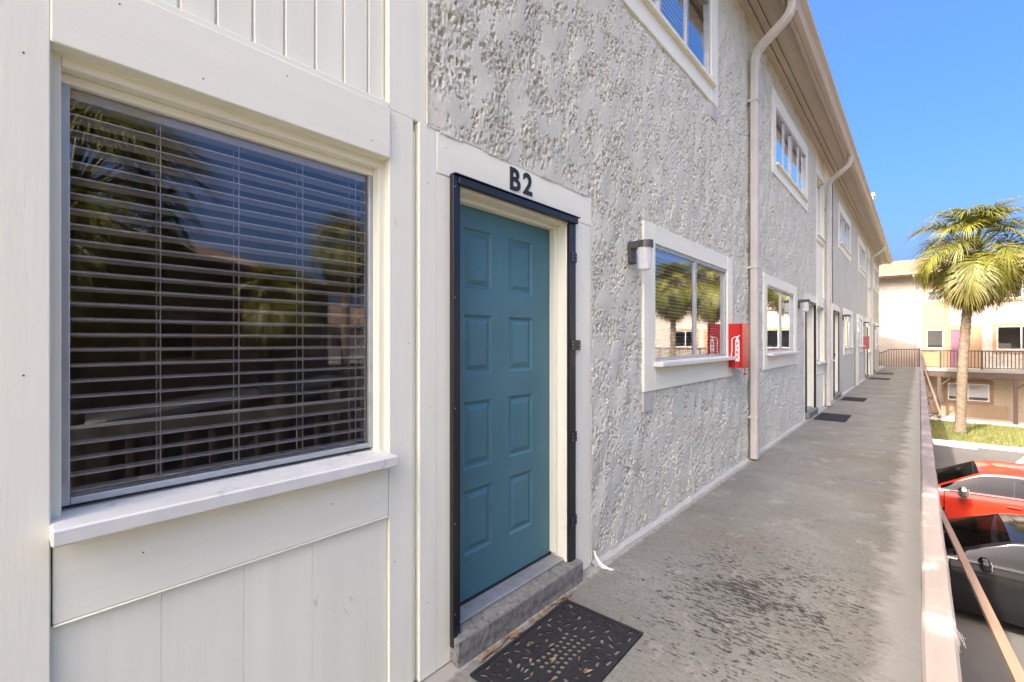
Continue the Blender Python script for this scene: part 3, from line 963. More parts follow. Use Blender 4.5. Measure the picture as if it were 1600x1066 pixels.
DM = ['teal', 'grey_door', 'dark_door', 'brown_door', 'dark_door']
for i, u in enumerate(UNITS):
    bay(i, u)
    entrance(i, u, DM[i])
    w, g = stucco_window(u, False)
    w2, g2 = stucco_window(u, True)
    if i == 0:
        blind(g[0] + 0.04, g[1] - 0.04, g[2] + 0.03, g[3] - 0.03, -0.075, BL[1], 0.03, 0.025, 10, False)
        blind(g2[0] + 0.04, g2[1] - 0.42, g2[2] + 0.03, g2[3] - 0.03, -0.078, BL[2], 0.042, 0.05, 58, False)
    if i == 1:
        blind(g2[0] + 0.04, g2[1] - 0.04, g2[2] + 0.03, g2[3] - 0.03, -0.078, BL[3], 0.042, 0.05, 58, False)
        blind(g[0] + 0.04, g[1] - 0.04, g[2] + 0.03, g[3] - 0.03, -0.075, BL[4], 0.042, 0.05, 40, False)
blind(0.10, 0.985, 1.010, 2.112, -0.146, BL[0])
# grey painted stub of trim under the second window and the upper one
box('trim_stub', -0.03, 0.012, 3.192, 3.350, 0.895, 1.044, 'patch', bld, 0.003)
box('trim_stub', -0.03, 0.012, 4.70, 4.858, 3.66, 3.799, 'patch', bld, 0.003)
# skirting paint band at the wall foot
for a, b in ((2.49, 6.03 - 0.07), (6.10, 9.57), (14.55, 18.03), (18.17, 21.63)):
    V, F = [], []
    n = int((b - a) / 0.05)
    for k in range(n + 1):
        y = a + (b - a) * k / n
        V += [(-0.012, y, 0.03 + random.uniform(-0.01, 0.01)), (0.014 + random.uniform(-0.003, 0.004), y, 0.014), (0.032 + random.uniform(-0.010, 0.008), y, 0.002)]
        if k:
            c = 3 * k
            F += [(c - 3, c - 2, c + 1, c), (c - 2, c - 1, c + 2, c + 1)]
    obj('wall_foot_fillet', V, [f[::-1] for f in F], 'patch', bld, True)

# nail heads in the painted boards
nail = me_from('nail_head', *lathe_vf([(0.0022, 0.0), (0.0022, 0.001)], 8), 'trunk')
for y, z, x in ((0.20, 2.305, 0.003), (0.385, 2.19, 0.003), (0.62, 2.30, 0.003), (0.93, 2.19, 0.003), (1.04, 2.28, -0.010), (1.105, 1.42, -0.010), (1.04, 0.55, -0.010), (1.20, 2.10, -0.004), (1.21, 1.15, -0.004), (1.20, 0.32, -0.004), (1.30, 2.28, -0.003), (2.42, 2.26, -0.003), (2.40, 1.75, -0.0045), (2.41, 0.75, -0.0045), (0.25, 0.86, -0.008), (0.78, 0.85, -0.008), (0.03, 2.1, -0.001), (0.03, 1.35, -0.001)):
    inst('nail_head', nail, (x, y, z), bld, (0, R(90), 0))

# house number
num_me = text_mesh('house_number', 'B', 0.155, 'black_flat', 0.0035)
def place_text(me, loc, parent, sy=1.0):
    o = inst('house_number', me, loc, parent, (R(90), 0, R(90)), (1, sy, 1))
    return o
place_text(num_me, (-0.001, 1.752, 2.254), bld, 1.02)
place_text(text_mesh('house_number', '2', 0.155, 'black_flat', 0.0035), (-0.001, 1.856, 2.256), bld, 1.0)

# ---------------------------------------------------------------- wall lamps
def wall_lamp(yc, z, label):
    t = thing('wall_lamp', label, 'lamp', (0.0, yc, z), 'wall lamps beside the doors')
    box('back_plate', 0.006, 0.03, -0.045, 0.045, -0.10, 0.035, 'bronze', t, 0.004, ws=False)
    # arched arm and cap
    V, F = [], []
    n = 10
    for k in range(n + 1):
        a = k / n
        if a < 0.5:
            x = 0.006 + a * 0.2; w = 0.045
        else:
            x = 0.106 + 0.066 * math.sin((a - 0.5) * math.pi); w = 0.056 * math.cos((a - 0.5) * math.pi * 0.96) if a > 0.5 else 0.05
            w = max(w, 0.012)
        V += [(x, -w, 0.0), (x, w, 0.0), (x, w * 0.92, 0.048), (x, -w * 0.92, 0.048)]
        if k:
            c = 4 * k
            F += [(c - 4, c - 3, c + 1, c), (c - 3, c - 2, c + 2, c + 1), (c - 2, c - 1, c + 3, c + 2), (c - 1, c - 4, c, c + 3)]
    F += [(3, 2, 1, 0), (4 * n, 4 * n + 1, 4 * n + 2, 4 * n + 3)]
    obj('cap', V, F, 'bronze', t, False, ws=False)
    sides = 32
    V, F = [], []
    for r, zz in ((0.052, -0.001), (0.051, -0.03), (0.048, -0.09), (0.044, -0.15), (0.036, -0.158)):
        for k in range(sides):
            rr = r * (1.0 if k % 2 else 0.955)
            V.append((0.112 + rr * math.cos(2 * math.pi * k / sides), rr * math.sin(2 * math.pi * k / sides), zz))
    for i in range(4):
        for k in range(sides):
            F.append((i * sides + k, i * sides + (k + 1) % sides, i * sides + sides + (k + 1) % sides, i * sides + sides + k))
    F.append(tuple(4 * sides + k for k in range(sides)))
    obj('lamp_shade', V, [f[::-1] for f in F], 'acrylic', t, False, ws=False)
    box('screw', 0.03, 0.033, -0.005, 0.005, -0.06, -0.05, 'black_flat', t, 0, ws=False)
    return t
wall_lamp(3.00, 2.085, 'dark bronze lamp with ribbed white shade between the teal door and the sliding window')
wall_lamp(2 * P - 3.0, 2.085, 'dark bronze lamp with white shade beside the pale grey door')
wall_lamp(2 * P + 3.0, 2.085, 'dark bronze lamp with white shade beside the dark storm door')
wall_lamp(4 * P - 3.0, 2.085, 'dark bronze lamp with white shade above the faded red cabinet')
wall_lamp(4 * P + 3.0, 2.085, 'dark bronze lamp on the last stretch of grey wall before the white building')

# ---------------------------------------------------------------- fire extinguisher cabinets
def cabinet(y0, y1, z0, z1, d, mat, label, sign):
    t = thing('fire_extinguisher_cabinet', label, 'cabinet', (0.0, (y0 + y1) / 2, z0))
    body = box('body', 0.012, d - 0.022, y0, y1, z0, z1, mat, t, 0.006)
    box('door', d - 0.020, d, y0 - 0.004, y1 + 0.004, z0 - 0.004, z1 + 0.004, mat, t, 0.005)
    if sign:
        # printed emblem on the side that faces -Y
        ys = y0 - 0.0015
        def plate(poly, name='emblem', mat_='white_print', off=0.0):
            V = [(x, ys - off, z) for x, z in poly]
            return obj(name, V, [tuple(range(len(V)))], mat_, t)
        cx, cz = 0.088, (z0 + z1) / 2 - 0.03
        plate([(cx - 0.002, cz - 0.135), (cx + 0.040, cz - 0.135), (cx + 0.040, cz + 0.085), (cx + 0.030, cz + 0.102), (cx + 0.010, cz + 0.102), (cx - 0.002, cz + 0.085)])
        plate([(cx + 0.008, cz + 0.104), (cx + 0.028, cz + 0.104), (cx + 0.028, cz + 0.118), (cx + 0.048, cz + 0.140), (cx + 0.044, cz + 0.147), (cx + 0.018, cz + 0.128), (cx - 0.010, cz + 0.128), (cx - 0.012, cz + 0.118), (cx + 0.008, cz + 0.116)])
        hp = []
        for k in range(9):
            a = R(80 + k * 14)
            hp.append((cx - 0.006 + 0.034 * math.cos(a), cz + 0.088 + 0.034 * math.sin(a)))
        hp += [(cx - 0.040, cz - 0.02), (cx - 0.047, cz - 0.085)]
        inn = [(x + 0.009, z - 0.004) for x, z in hp]
        V = [(x, ys, z) for x, z in hp] + [(x, ys, z) for x, z in inn]
        n = len(hp)
        obj('emblem', V, [(k, k + 1, n + k + 1, n + k) for k in range(n - 1)], 'white_print', t)
        plate([(cx - 0.054, cz - 0.12), (cx - 0.030, cz - 0.12), (cx - 0.034, cz - 0.083), (cx - 0.047, cz - 0.083)])
        tm = text_mesh('lettering', 'F\nI\nR\nE', 0.047, 'red_metal', 0.0012, 0.0004)
        inst('lettering', tm, (cx + 0.019, ys - 0.0012, cz - 0.02), t, (R(90), 0, 0), (1.1, 1, 1))
        # break-bar hanging from the bottom on a hook
        V, F = tube_vf([(d - 0.03, y1 - 0.06, z0 - 0.002), (d - 0.03, y1 - 0.06, z0 - 0.07)], 0.005, 6)
        obj('hook', V, F, mat, t)
        box('hammer', d - 0.045, d - 0.012, y1 - 0.075, y1 - 0.045, z0 - 0.085, z0 - 0.068, mat, t, 0.003)
        for k in range(6):
            box('louvre', d + 0.0002, d + 0.004, y0 + 0.03, y1 - 0.03, z0 + 0.08 + k * 0.05, z0 + 0.086 + k * 0.05, mat, t, 0.001)
    return t
cabinet(5.20, 5.46, 1.145, 1.615, 0.158, 'red_metal', 'bright red fire extinguisher cabinet with white emblem beside the sliding window', True)
cabinet(21.0, 21.26, 1.145, 1.60, 0.17, 'faded_red', 'faded red fire extinguisher cabinet near the brown door and far downspout', False)

# ---------------------------------------------------------------- doormats
def ribbon(pts, w, z0, z1):
    pts = [Vector((p[0], p[1], 0)) for p in pts]
    n = len(pts)
    V, F = [], []
    for i, p in enumerate(pts):
        t = (pts[min(i + 1, n - 1)] - pts[max(i - 1, 0)])
        t.normalize()
        nn = Vector((-t.y, t.x, 0)) * w / 2
        for q, z in ((p - nn, z0), (p + nn, z0), (p + nn * 0.7, z1), (p - nn * 0.7, z1)):
            V.append((q.x, q.y, z))
    for i in range(n - 1):
        c = 4 * i
        F += [(c + 3, c + 2, c + 6, c + 7), (c + 2, c + 1, c + 5, c + 6), (c, c + 3, c + 7, c + 4)]
    F += [(0, 1, 2, 3), (4 * n - 1, 4 * n - 2, 4 * n - 3, 4 * n - 4)]
    return V, F

def scroll_mat():
    """moulded rubber mat: a plate pierced by small leaf-shaped holes and a lattice, scroll ribs raised on it"""
    L, Wd = 0.74, 0.445
    t = thing('doormat', 'black rubber scrollwork doormat in front of the teal door', 'doormat', (0.335, 1.70, 0.001))
    hl, hw = L / 2, Wd / 2
    loops = [[(-hw, -hl), (hw, -hl), (hw, hl), (-hw, hl)]]
    def leaf(cx, cy, ang, ln, wd):
        pts = []
        for k in range(10):
            a = 2 * math.pi * k / 10
            p, q = ln * math.cos(a), wd * math.sin(a) * (1 if abs(math.cos(a)) < 0.9 else 0.6)
            q += 0.0035 * (1 - (p / ln) ** 2)
            pts.append((cx + p * math.cos(ang) - q * math.sin(ang), cy + p * math.sin(ang) + q * math.cos(ang)))
        return pts
    for i in range(4):
        for j in range(9):
            cx = (i - 1.5) * 0.031 * (1 + 0.02 * (j - 4) ** 2); cy = (j - 4) * 0.034 + 0.006 * (1 if i in (1, 2) else -1)
            h1, h2 = 0.0112, 0.0105
            loops.append([(cx - h1, cy - h2), (cx, cy - h2 - 0.003), (cx + h1, cy - h2), (cx + h1, cy + h2), (cx, cy + h2 + 0.002), (cx - h1, cy + h2)])
    for cx, cy, an in ((.112, .03, 60), (.160, .045, 100), (.196, .08, 90), (.132, .085, 150), (.108, .135, 40), (.165, .125, 20), (.192, .165, 80), (.055, .19, 90), (.100, .19, 120), (.148, .19, 150), (.120, .235, 140), (.170, .235, 60), (.192, .285, 100), (.024, .225, 80), (.030, .285, 10), (.085, .275, 70), (.135, .29, 20), (.062, .33, 150), (.120, .335, 170), (.175, .335, 30)):
        for sx in (-1, 1):
            for sy in (-1, 1):
                a = R(an + random.uniform(-8, 8))
                loops.append(leaf(sx * cx, sy * cy, a if sx * sy > 0 else -a, 0.0225 * random.uniform(.85, 1.1), 0.0085))
    bm = bmesh.new()
    for lp in loops:
        vv = [bm.verts.new((x, y, 0.007)) for x, y in lp]
        for k in range(len(vv)):
            bm.edges.new((vv[k], vv[(k + 1) % len(vv)]))
    bmesh.ops.triangle_fill(bm, use_beauty=True, use_dissolve=False, edges=bm.edges[:], normal=(0, 0, 1))
    ex = bmesh.ops.extrude_face_region(bm, geom=bm.faces[:])
    for v in ex['geom']:
        if isinstance(v, bmesh.types.BMVert):
            v.co.z = 0.0
    bmesh.ops.recalc_face_normals(bm, faces=bm.faces[:])
    me = bpy.data.meshes.new('plate')
    bm.to_mesh(me); bm.free()
    me.materials.append(M['rubber'])
    link(bpy.data.objects.new('plate', me), t, False)
    V, F = merge([box_vf(-hw, hw, -hl, -hl + 0.014, 0.0072, 0.0115), box_vf(-hw, hw, hl - 0.014, hl, 0.0072, 0.0115), box_vf(-hw, -hw + 0.014, -hl + 0.0141, hl - 0.0141, 0.0072, 0.0115), box_vf(hw - 0.014, hw, -hl + 0.0141, hl - 0.0141, 0.0072, 0.0115)])
    obj('border', V, F, 'rubber', t, ws=False)
    k = 0
    def spiral(cx, cy, r0, r1, a0, turns, flip=1):
        n = 26
        return [(cx + (r0 + (r1 - r0) * i / n) * math.cos(a0 + flip * turns * 2 * math.pi * i / n), cy + (r0 + (r1 - r0) * i / n) * math.sin(a0 + flip * turns * 2 * math.pi * i / n)) for i in range(n + 1)]
    for sx in (-1, 1):
        for sy in (-1, 1):
            for cx, cy, r, a0, fl in ((.150, .275, .062, 90, 1), (.140, .075, .055, -90, -1), (.035, .31, .034, -90, 1)):
                k += 1
                V, F = ribbon(spiral(sx * cx, sy * cy, r, .008, R(a0) * sy, 1.6, fl * sx * sy), .008, 0.0072 + 0.00001 * k, 0.0105 + 0.00002 * k)
                obj('scroll', V, F, 'rubber', t, ws=False)
    t.rotation_euler = (0, 0, R(1.5))
    return t
scroll_mat()

def plain_mat(y0, y1, x0, x1, label):
    t = thing('doormat', label, 'doormat', ((x0 + x1) / 2, (y0 + y1) / 2, 0.001), 'plain dark doormats')
    hx, hy = (x1 - x0) / 2, (y1 - y0) / 2
    box('pad', -hx, hx, -hy, hy, 0.0, 0.008, 'rubber', t, 0.003, ws=False)
    for k in range(14):
        a = -hx + 0.03 + (2 * hx - 0.06) * k / 13
        box('rib', a - 0.008, a + 0.008, -hy + 0.03, hy - 0.03, 0.0082, 0.0125, 'rubber', t, 0, ws=False)
plain_mat(9.85, 10.85, 0.10, 0.58, 'plain dark doormat in front of the pale grey door')
plain_mat(13.5, 14.35, 0.12, 0.58, 'plain dark doormat in front of the dark storm door')
plain_mat(21.7, 22.6, 0.10, 0.72, 'plain dark doormat in front of the brown door')
plain_mat(25.3, 26.3, 0.10, 0.70, 'plain dark doormat on the walkway past the far downspout')

# dry leaves swept against the step (each one its own thing would be litter: too small to pick apart)
def leaves():
    V, F = [], []
    for k in range(70):
        y = random.uniform(1.38, 2.12); x = 0.075 + abs(random.gauss(0, 0.016)) if random.random() < 0.86 else random.uniform(0.13, 0.5)
        L = random.uniform(0.014, 0.03); w = L * random.uniform(0.22, 0.4); a = random.uniform(-0.6, 0.6) + R(90)
        z = 0.006 + random.uniform(0, 0.008); c, s = math.cos(a), math.sin(a)
        i = len(V)
        for p, q, h in ((-L, 0, 0), (0, -w, 0.004), (L, 0, 0.001), (0, w, 0.004)):
            V.append((x + p * c - q * s, y + p * s + q * c, z + h))
        F += [(i, i + 1, i + 2), (i, i + 2, i + 3)]
    o = obj('leaf_litter', V, F, 'dry_leaf')
    tag(o, 'dry brown leaf scraps swept along the foot of the concrete step', 'leaf litter')
    o['kind'] = 'stuff'
leaves()
# white cable tail at the casing foot
parts = []
for k in range(4):
    x, y, pts = 0.02, 2.50, []
    dxy = (random.uniform(0.03, 0.06), random.uniform(-0.02, 0.03))
    for i in range(7):
        q = i / 6
        pts.append((0.01 + dxy[0] * q * 2.2, 2.50 + 0.01 * k * q + dxy[1] * q, 0.09 * (1 - q) ** 3 + 0.006))
    parts.append(tube_vf(pts, 0.0045, 5))
V, F = merge(parts)
tag(obj('loose_cable', V, F, 'white_print', None, True), 'frayed white cable end lying at the foot of the door casing', 'cable')

# ---------------------------------------------------------------- walkway railing
rail = thing('railing', 'sun bleached walkway railing with worn narrow top board beside the parked cars', 'railing', (1.57, 12, 0))
yy = -6.0
segs = [(-3.0, 2.6), (2.603, 8.4), (8.403, 14.2), (14.203, 20.0), (20.003, 25.8), (25.803, 32.55)]
for k, (a, b) in enumerate(segs):
    ox = (0.0, 0.001, -0.0005, 0.002, -0.001, 0.001)[k]
    # hand-worn board: slightly uneven edges
    V, F = [], []
    n = max(2, int((b - a) / 0.12))
    for i in range(n + 1):
        y = a + (b - a) * i / n
        w0, w1 = 1.553 + ox + random.uniform(-0.0008, 0.0008), 1.5925 + ox + random.uniform(-0.0012, 0.0012)
        zt = 0.98 + random.uniform(-0.0006, 0.0006)
        V += [(w0, y, zt - 0.09), (w1, y, zt - 0.09), (w1, y, zt - 0.005), (w1 - 0.004, y, zt), (w0 + 0.004, y, zt), (w0, y, zt - 0.005)]
        if i:
            c = 6 * i
            for j in range(6):
                F.append((c - 6 + j, c - 6 + (j + 1) % 6, c + (j + 1) % 6, c + j))
    F += [(5, 4, 3, 2, 1, 0), tuple(6 * n + j for j in range(6))]
    obj('top_rail', V, [f[::-1] for f in F], 'rail_cap', rail)
    box('bottom_rail', 1.556, 1.592, a, b, 0.09, 0.17, 'rail_cap', rail, 0.003)
bal = me_from('baluster', *box_vf(-0.016, 0.016, -0.016, 0.016, 0.165, 0.895), 'rail_brown')
post = me_from('post', *box_vf(-0.019, 0.019, -0.045, 0.045, 0.0, 0.892), 'rail_brown')
y = -2.9
k = 0
while y < 32.4:
    if k % 12 == 0:
        inst('post', post, (1.5745, y, 0), rail)
    else:
        inst('baluster', bal, (1.574, y, 0), rail)
    y += 0.135; k += 1

# slanting braces outside the railing
def bar_vf(p, q, w, h):
    p, q = Vector(p), Vector(q)
    t = (q - p).normalized()
    a = t.cross(Vector((0, 0, 1))).normalized() * w / 2
    b = a.cross(t).normalized() * h / 2
    V = [p - a - b, p + a - b, p + a + b, p - a + b, q - a - b, q + a - b, q + a + b, q - a + b]
    return V, [(0, 3, 2, 1), (4, 5, 6, 7), (0, 1, 5, 4), (1, 2, 6, 5), (2, 3, 7, 6), (3, 0, 4, 7)]
V, F = bar_vf((1.622, 5.9, 0.02), (1.825, 0.55, 0.585), 0.030, 0.018)
tag(obj('handrail_bar', V, F, 'rail_tan'), 'loose sunlit tan bar slanting outside the railing above the black car', 'handrail')
hb = thing('handrail', 'pink tan slanting handrail of two bars past the orange red car', 'handrail', (1.8, 13, 0))
V, F = bar_vf((1.59, 18.2, 0.86), (1.86, 12.4, -0.04), 0.035, 0.03)
obj('upper_bar', V, F, 'rail_tan', hb)
V, F = bar_vf((1.585, 17.6, 0.62), (1.76, 12.9, -0.06), 0.03, 0.03)
obj('lower_bar', V, F, 'rail_tan', hb)
V, F = bar_vf((1.86, 12.4, -0.04), (1.80, 12.35, -0.05), 0.03, 0.03)
obj('end_loop', V, F, 'rail_tan', hb)
for yb, xb, zb in ((12.7, 1.84, -0.03), (13.9, 1.785, 0.17)):
    V, F = bar_vf((1.615, yb, zb - 0.05), (xb, yb, zb), 0.02, 0.02)
    obj('bracket', V, F, 'rail_brown', hb)
    V, F = bar_vf((1.615, yb, -0.18), (xb - 0.03, yb, zb - 0.02), 0.018, 0.018)
    obj('bracket', V, F, 'rail_brown', hb)
# dry fibre tuft caught under the rail
parts = []
for k in range(22):
    a = random.uniform(-1.3, 1.1)
    pts = [(1.594, 1.18 + random.uniform(-0.01, 0.01), 0.90)]
    L = random.uniform(0.012, 0.035)
    for i in range(1, 5):
        q = i / 4
        pts.append((1.594 + L * q * math.cos(a) * 0.6, pts[0][1] + L * q * math.sin(a) - 0.015 * q, 0.90 - 0.02 * q * q * random.uniform(0.2, 1.3) - 0.004 * q))
    parts.append(tube_vf(pts, 0.0005, 3, False))
V, F = merge(parts)
tag(obj('straw_tuft', V, F, 'straw'), 'pale tuft of dry fibres sticking out from under the railing top', 'straw')

# ---------------------------------------------------------------- palms
def frond_mesh(name, elev, dead, seed, mat):
    rg = random.Random(seed)
    Lp = (rg.uniform(0.75, 1.0) if elev > 0.9 else rg.uniform(0.75, 1.1)) if not dead else rg.uniform(0.65, 0.95)
    V, F = [], []
    # petiole path in the x-z plane
    e = elev
    p = Vector((0.10, 0, 0)); pts = [p.copy()]
    steps = 8
    for i in range(steps):
        e -= (0.03 if not dead else 0.02) + (0.03 if elev < 0.6 else 0.0)
        p = p + Vector((math.cos(e), 0, math.sin(e))) * (Lp / steps)
        pts.append(p.copy())
    v, f = tube_vf(pts, [0.022 - 0.0015 * i for i in range(len(pts))], 5, False)
    V += v; F += f
    # blade: leaflets off a curved costa
    n = 48
    costa = [p.copy()]
    ec = e
    for i in range(6):
        ec -= 0.2
        costa.append(costa[-1] + Vector((math.cos(ec), 0, math.sin(ec))) * 0.09)
    for i in range(n):
        q = i / (n - 1) * 2 - 1
        al = q * R(118) + rg.uniform(-0.04, 0.04)
        ci = (1 - abs(q)) * 5.5
        c0 = costa[int(ci)]
        e0 = e - 0.2 * ci
        fwd = Vector((math.cos(e0), 0, math.sin(e0))); side = Vector((0, 1, 0)); up = fwd.cross(side) * -1
        d = fwd * math.cos(al) + side * math.sin(al) - up * (0.28 * abs(math.sin(al)))
        d.normalize()
        L = (0.62 + 0.30 * math.cos(al * 0.8)) * rg.uniform(0.85, 1.1) * (0.85 if dead else 1)
        segs_ = 5
        w0 = 0.0165
        pos = c0.copy()
        wdir = d.cross(up).normalized()
        base = len(V)
        for s in range(segs_ + 1):
            tt = s / segs_
            w = w0 * (0.55 + 0.9 * tt) if tt < 0.4 else w0 * 0.91 * (1 - (tt - 0.4) / 0.6) + 0.0012
            V.append(pos - wdir * w); V.append(pos + wdir * w)
            g = (0.50 if not dead else 0.6) * tt ** 1.1 * rg.uniform(0.8, 1.25)
            d = (d + Vector((0, 0, -1)) * g).normalized()
            pos = pos + d * (L / segs_)
        for s in range(segs_):
            b = base + 2 * s
            F.append((b, b + 1, b + 3, b + 2))
    return me_from(name, V, F, mat)

FR = {}
for cls, (lo, hi, dead, mat) in {'up': (1.2, 1.5, False, 'frond'), 'mid': (0.5, 1.1, False, 'frond'), 'low': (-0.35, 0.3, False, 'frond'), 'old': (-0.85, -0.4, False, 'frond_old'), 'dead': (-1.2, -0.7, True, 'frond_dead')}.items():
    FR[cls] = [frond_mesh('frond', lo + (hi - lo) * k / 3, dead, hash(cls) % 1 + 17 * k + len(cls), mat) for k in range(4)]

def palm(base, top, scale, label, seed, n=(12, 32, 36, 24, 22)):
    rg = random.Random(seed)
    t = thing('palm_tree', label, 'palm tree', base, 'sabal palms round the parking lot')
    b, tp = Vector(base), Vector(top)
    pts, rad = [], []
    m_ = 60
    for i in range(m_ + 1):
        q = i / m_
        bow = math.sin(q * math.pi) * -0.08
        pts.append(b.lerp(tp, q) + Vector((bow, 0, 0)))
        r = (0.165 + 0.07 * max(0, 1 - q * 9) + (0.02 if q > 0.72 else 0)) * (0.85 + 0.15 * scale)
        rad.append(r * (1 + (0.08 if i % 2 else -0.05) + rg.uniform(-0.02, 0.02)))
    v, f = tube_vf(pts, rad, 16)
    obj('trunk', v, f, 'trunk', t, True)
    # old leaf bases under the crown
    parts = []
    for k in range(34):
        q = rg.uniform(0.80, 0.99)
        c = b.lerp(tp, q); a = rg.uniform(0, 6.28); L = rg.uniform(0.14, 0.26) * scale
        d = Vector((math.cos(a), math.sin(a), 0))
        s = Vector((-d.y, d.x, 0)) * 0.055
        p0 = c + d * 0.16
        p1 = p0 + d * L * 0.5 + Vector((0, 0, L))
        parts.append(([p0 - s, p0 + s, p1 + s * 0.5, p1 - s * 0.5, p0 - s + d * 0.03, p0 + s + d * 0.03, p1 + s * 0.5 + d * 0.02, p1 - s * 0.5 + d * 0.02], [(0, 3, 2, 1), (4, 5, 6, 7), (0, 1, 5, 4), (1, 2, 6, 5), (2, 3, 7, 6), (3, 0, 4, 7)]))
    v, f = merge(parts)
    obj('leaf_bases', v, f, 'boot', t)
    ga = 2.39996
    k = 0
    for cls, cnt, dz in zip(('up', 'mid', 'low', 'old', 'dead'), n, (0.15, 0.05, -0.1, -0.3, -0.5)):
        for i in range(cnt):
            k += 1
            a = k * ga + rg.uniform(-0.25, 0.25)
            sc = scale * rg.uniform(0.9, 1.12)
            inst('frond', FR[cls][rg.randrange(4)], (top[0], top[1], top[2] + dz * scale + rg.uniform(-0.08, 0.08)), t, (rg.uniform(-0.12, 0.12), rg.uniform(-0.10, 0.10), a), (sc, sc, sc))
    return t
palm((2.87, 28.0, GZ + 0.06), (3.30, 28.0, 5.38), 1.17, 'tall leaning palm on the lawn in front of the white building with plum door', 3)
palm((7.4, 27.0, GZ + 0.06), (7.3, 27.0, 4.6), 0.95, 'palm on the lawn mirrored in the right pane of the sliding window', 8)
palm((9.9, 27.4, GZ + 0.06), (9.7, 27.4, 4.8), 0.95, 'palm on the lawn mirrored in the left pane of the sliding window', 12)
palm((6.6, 0.55, GZ), (6.5, 0.55, 3.3), 0.92, 'nearest palm, mirrored large in the window beside the teal door', 21)
palm((12.2, 5.3, GZ), (12.1, 5.35, 2.5), 0.70, 'short palm mirrored low in the window beside the teal door', 25)
palm((14.6, 8.6, GZ), (14.5, 8.7, 4.9), 0.75, 'tall slim palm mirrored at the right of the window beside the teal door', 29)

# ---------------------------------------------------------------- the white building across the end of the walkway (face at Y = 34)
YF = 34.0
XF0, XF1 = -3.2, 19.0
fb = thing('apartment_building', 'sunlit white stucco building with tan panels and a plum door at the walkway end', 'building', (8, YF + 4, GZ))
fwin = [(1.84, 2.50, 3.62, 4.20), (1.81, 2.53, 1.01, 2.07), (4.49, 6.20, 0.98, 2.19), (4.55, 6.2, 3.60, 4.45)]
fholes = []
for rep in (0, 6.1, 12.2):
    fholes += [(a + rep, b + rep, c, d) for a, b, c, d in fwin]
fholes += [(2.68, 4.24, -1.72, -0.82), (8.7, 10.2, -1.72, -0.82), (14.8, 16.3, -1.72, -0.82)]
fholes = [h for h in fholes if h[1] < XF1]
def fquads(x0, x1, z0, z1, y, holes):
    xs = sorted({x0, x1, *[min(max(v, x0), x1) for o in holes for v in o[:2]]}); zs = sorted({z0, z1, *[min(max(v, z0), z1) for o in holes for v in o[2:]]})
    V, F = [], []
    for a, b in zip(xs, xs[1:]):
        for c, d in zip(zs, zs[1:]):
            if any(o[0] < (a + b) / 2 < o[1] and o[2] < (c + d) / 2 < o[3] for o in holes):
                continue
            i = len(V)
            V += [(a, y, c), (b, y, c), (b, y, d), (a, y, d)]
            F.append((i, i + 1, i + 2, i + 3))
    return V, F
V, F = fquads(XF0, XF1, 0.0, 5.2, YF, fholes)
obj('upper_wall', V, F, 'stucco_white', fb)
V, F = fquads(XF0, XF1, GZ, 0.0, YF + 0.01, fholes)
obj('lower_wall', V, F, 'stucco_beige', fb)
obj('side_wall', [(XF0, YF, GZ), (XF0, YF + 9, GZ), (XF0, YF + 9, 5.2), (XF0, YF + 4.5, 6.4), (XF0, YF, 5.2)], [(4, 3, 2, 1, 0)], 'stucco_white', fb)
obj('side_wall', [(XF1, YF, GZ), (XF1, YF + 9, GZ), (XF1, YF + 9, 5.2), (XF1, YF + 4.5, 6.4), (XF1, YF, 5.2)], [(0, 1, 2, 3, 4)], 'stucco_white', fb)
obj('back_wall', [(XF0, YF + 9, GZ), (XF1, YF + 9, GZ), (XF1, YF + 9, 5.2), (XF0, YF + 9, 5.2)], [(0, 1, 2, 3)], 'stucco_white', fb)
fr = obj('roof', [(XF0 - 0.3, YF - 0.65, 5.22), (XF1 + 0.3, YF - 0.65, 5.22), (XF1 + 0.3, YF + 4.5, 6.6), (XF0 - 0.3, YF + 4.5, 6.6), (XF0 - 0.3, YF + 9.6, 5.22), (XF1 + 0.3, YF + 9.6, 5.22),
                  (XF0 - 0.3, YF - 0.65, 5.12), (XF1 + 0.3, YF - 0.65, 5.12), (XF1 + 0.3, YF + 4.5, 6.5), (XF0 - 0.3, YF + 4.5, 6.5)], [(0, 1, 2, 3), (3, 2, 5, 4), (0, 6, 7, 1), (6, 9, 8, 7), (0, 3, 9, 6), (1, 7, 8, 2)], 'shingle', fb)
box('soffit', XF0 - 0.28, XF1 + 0.28, YF - 0.60, YF + 0.02, 5.075, 5.11, 'eave', fr, 0.003)
box('fascia', XF0 - 0.3, XF1 + 0.3, YF - 0.645, YF - 0.605, 5.03, 5.20, 'tan', fr, 0.003)
box('gutter', XF0 - 0.3, XF1 + 0.3, YF - 0.745, YF - 0.65, 5.10, 5.21, 'tan', fr, 0.012)
for xs_ in (1.30,):
    v1, f1 = tube_vf([(xs_, YF - 0.70, 5.11), (xs_, YF - 0.70, 5.02), (xs_ + 0.02, YF - 0.6, 4.93), (xs_ + 0.04, YF - 0.15, 4.72), (xs_ + 0.04, YF - 0.06, 4.60), (xs_ + 0.04, YF - 0.06, 0.03)], 0.048, 8)
    obj('downspout', v1, f1, 'stucco_white', fb)
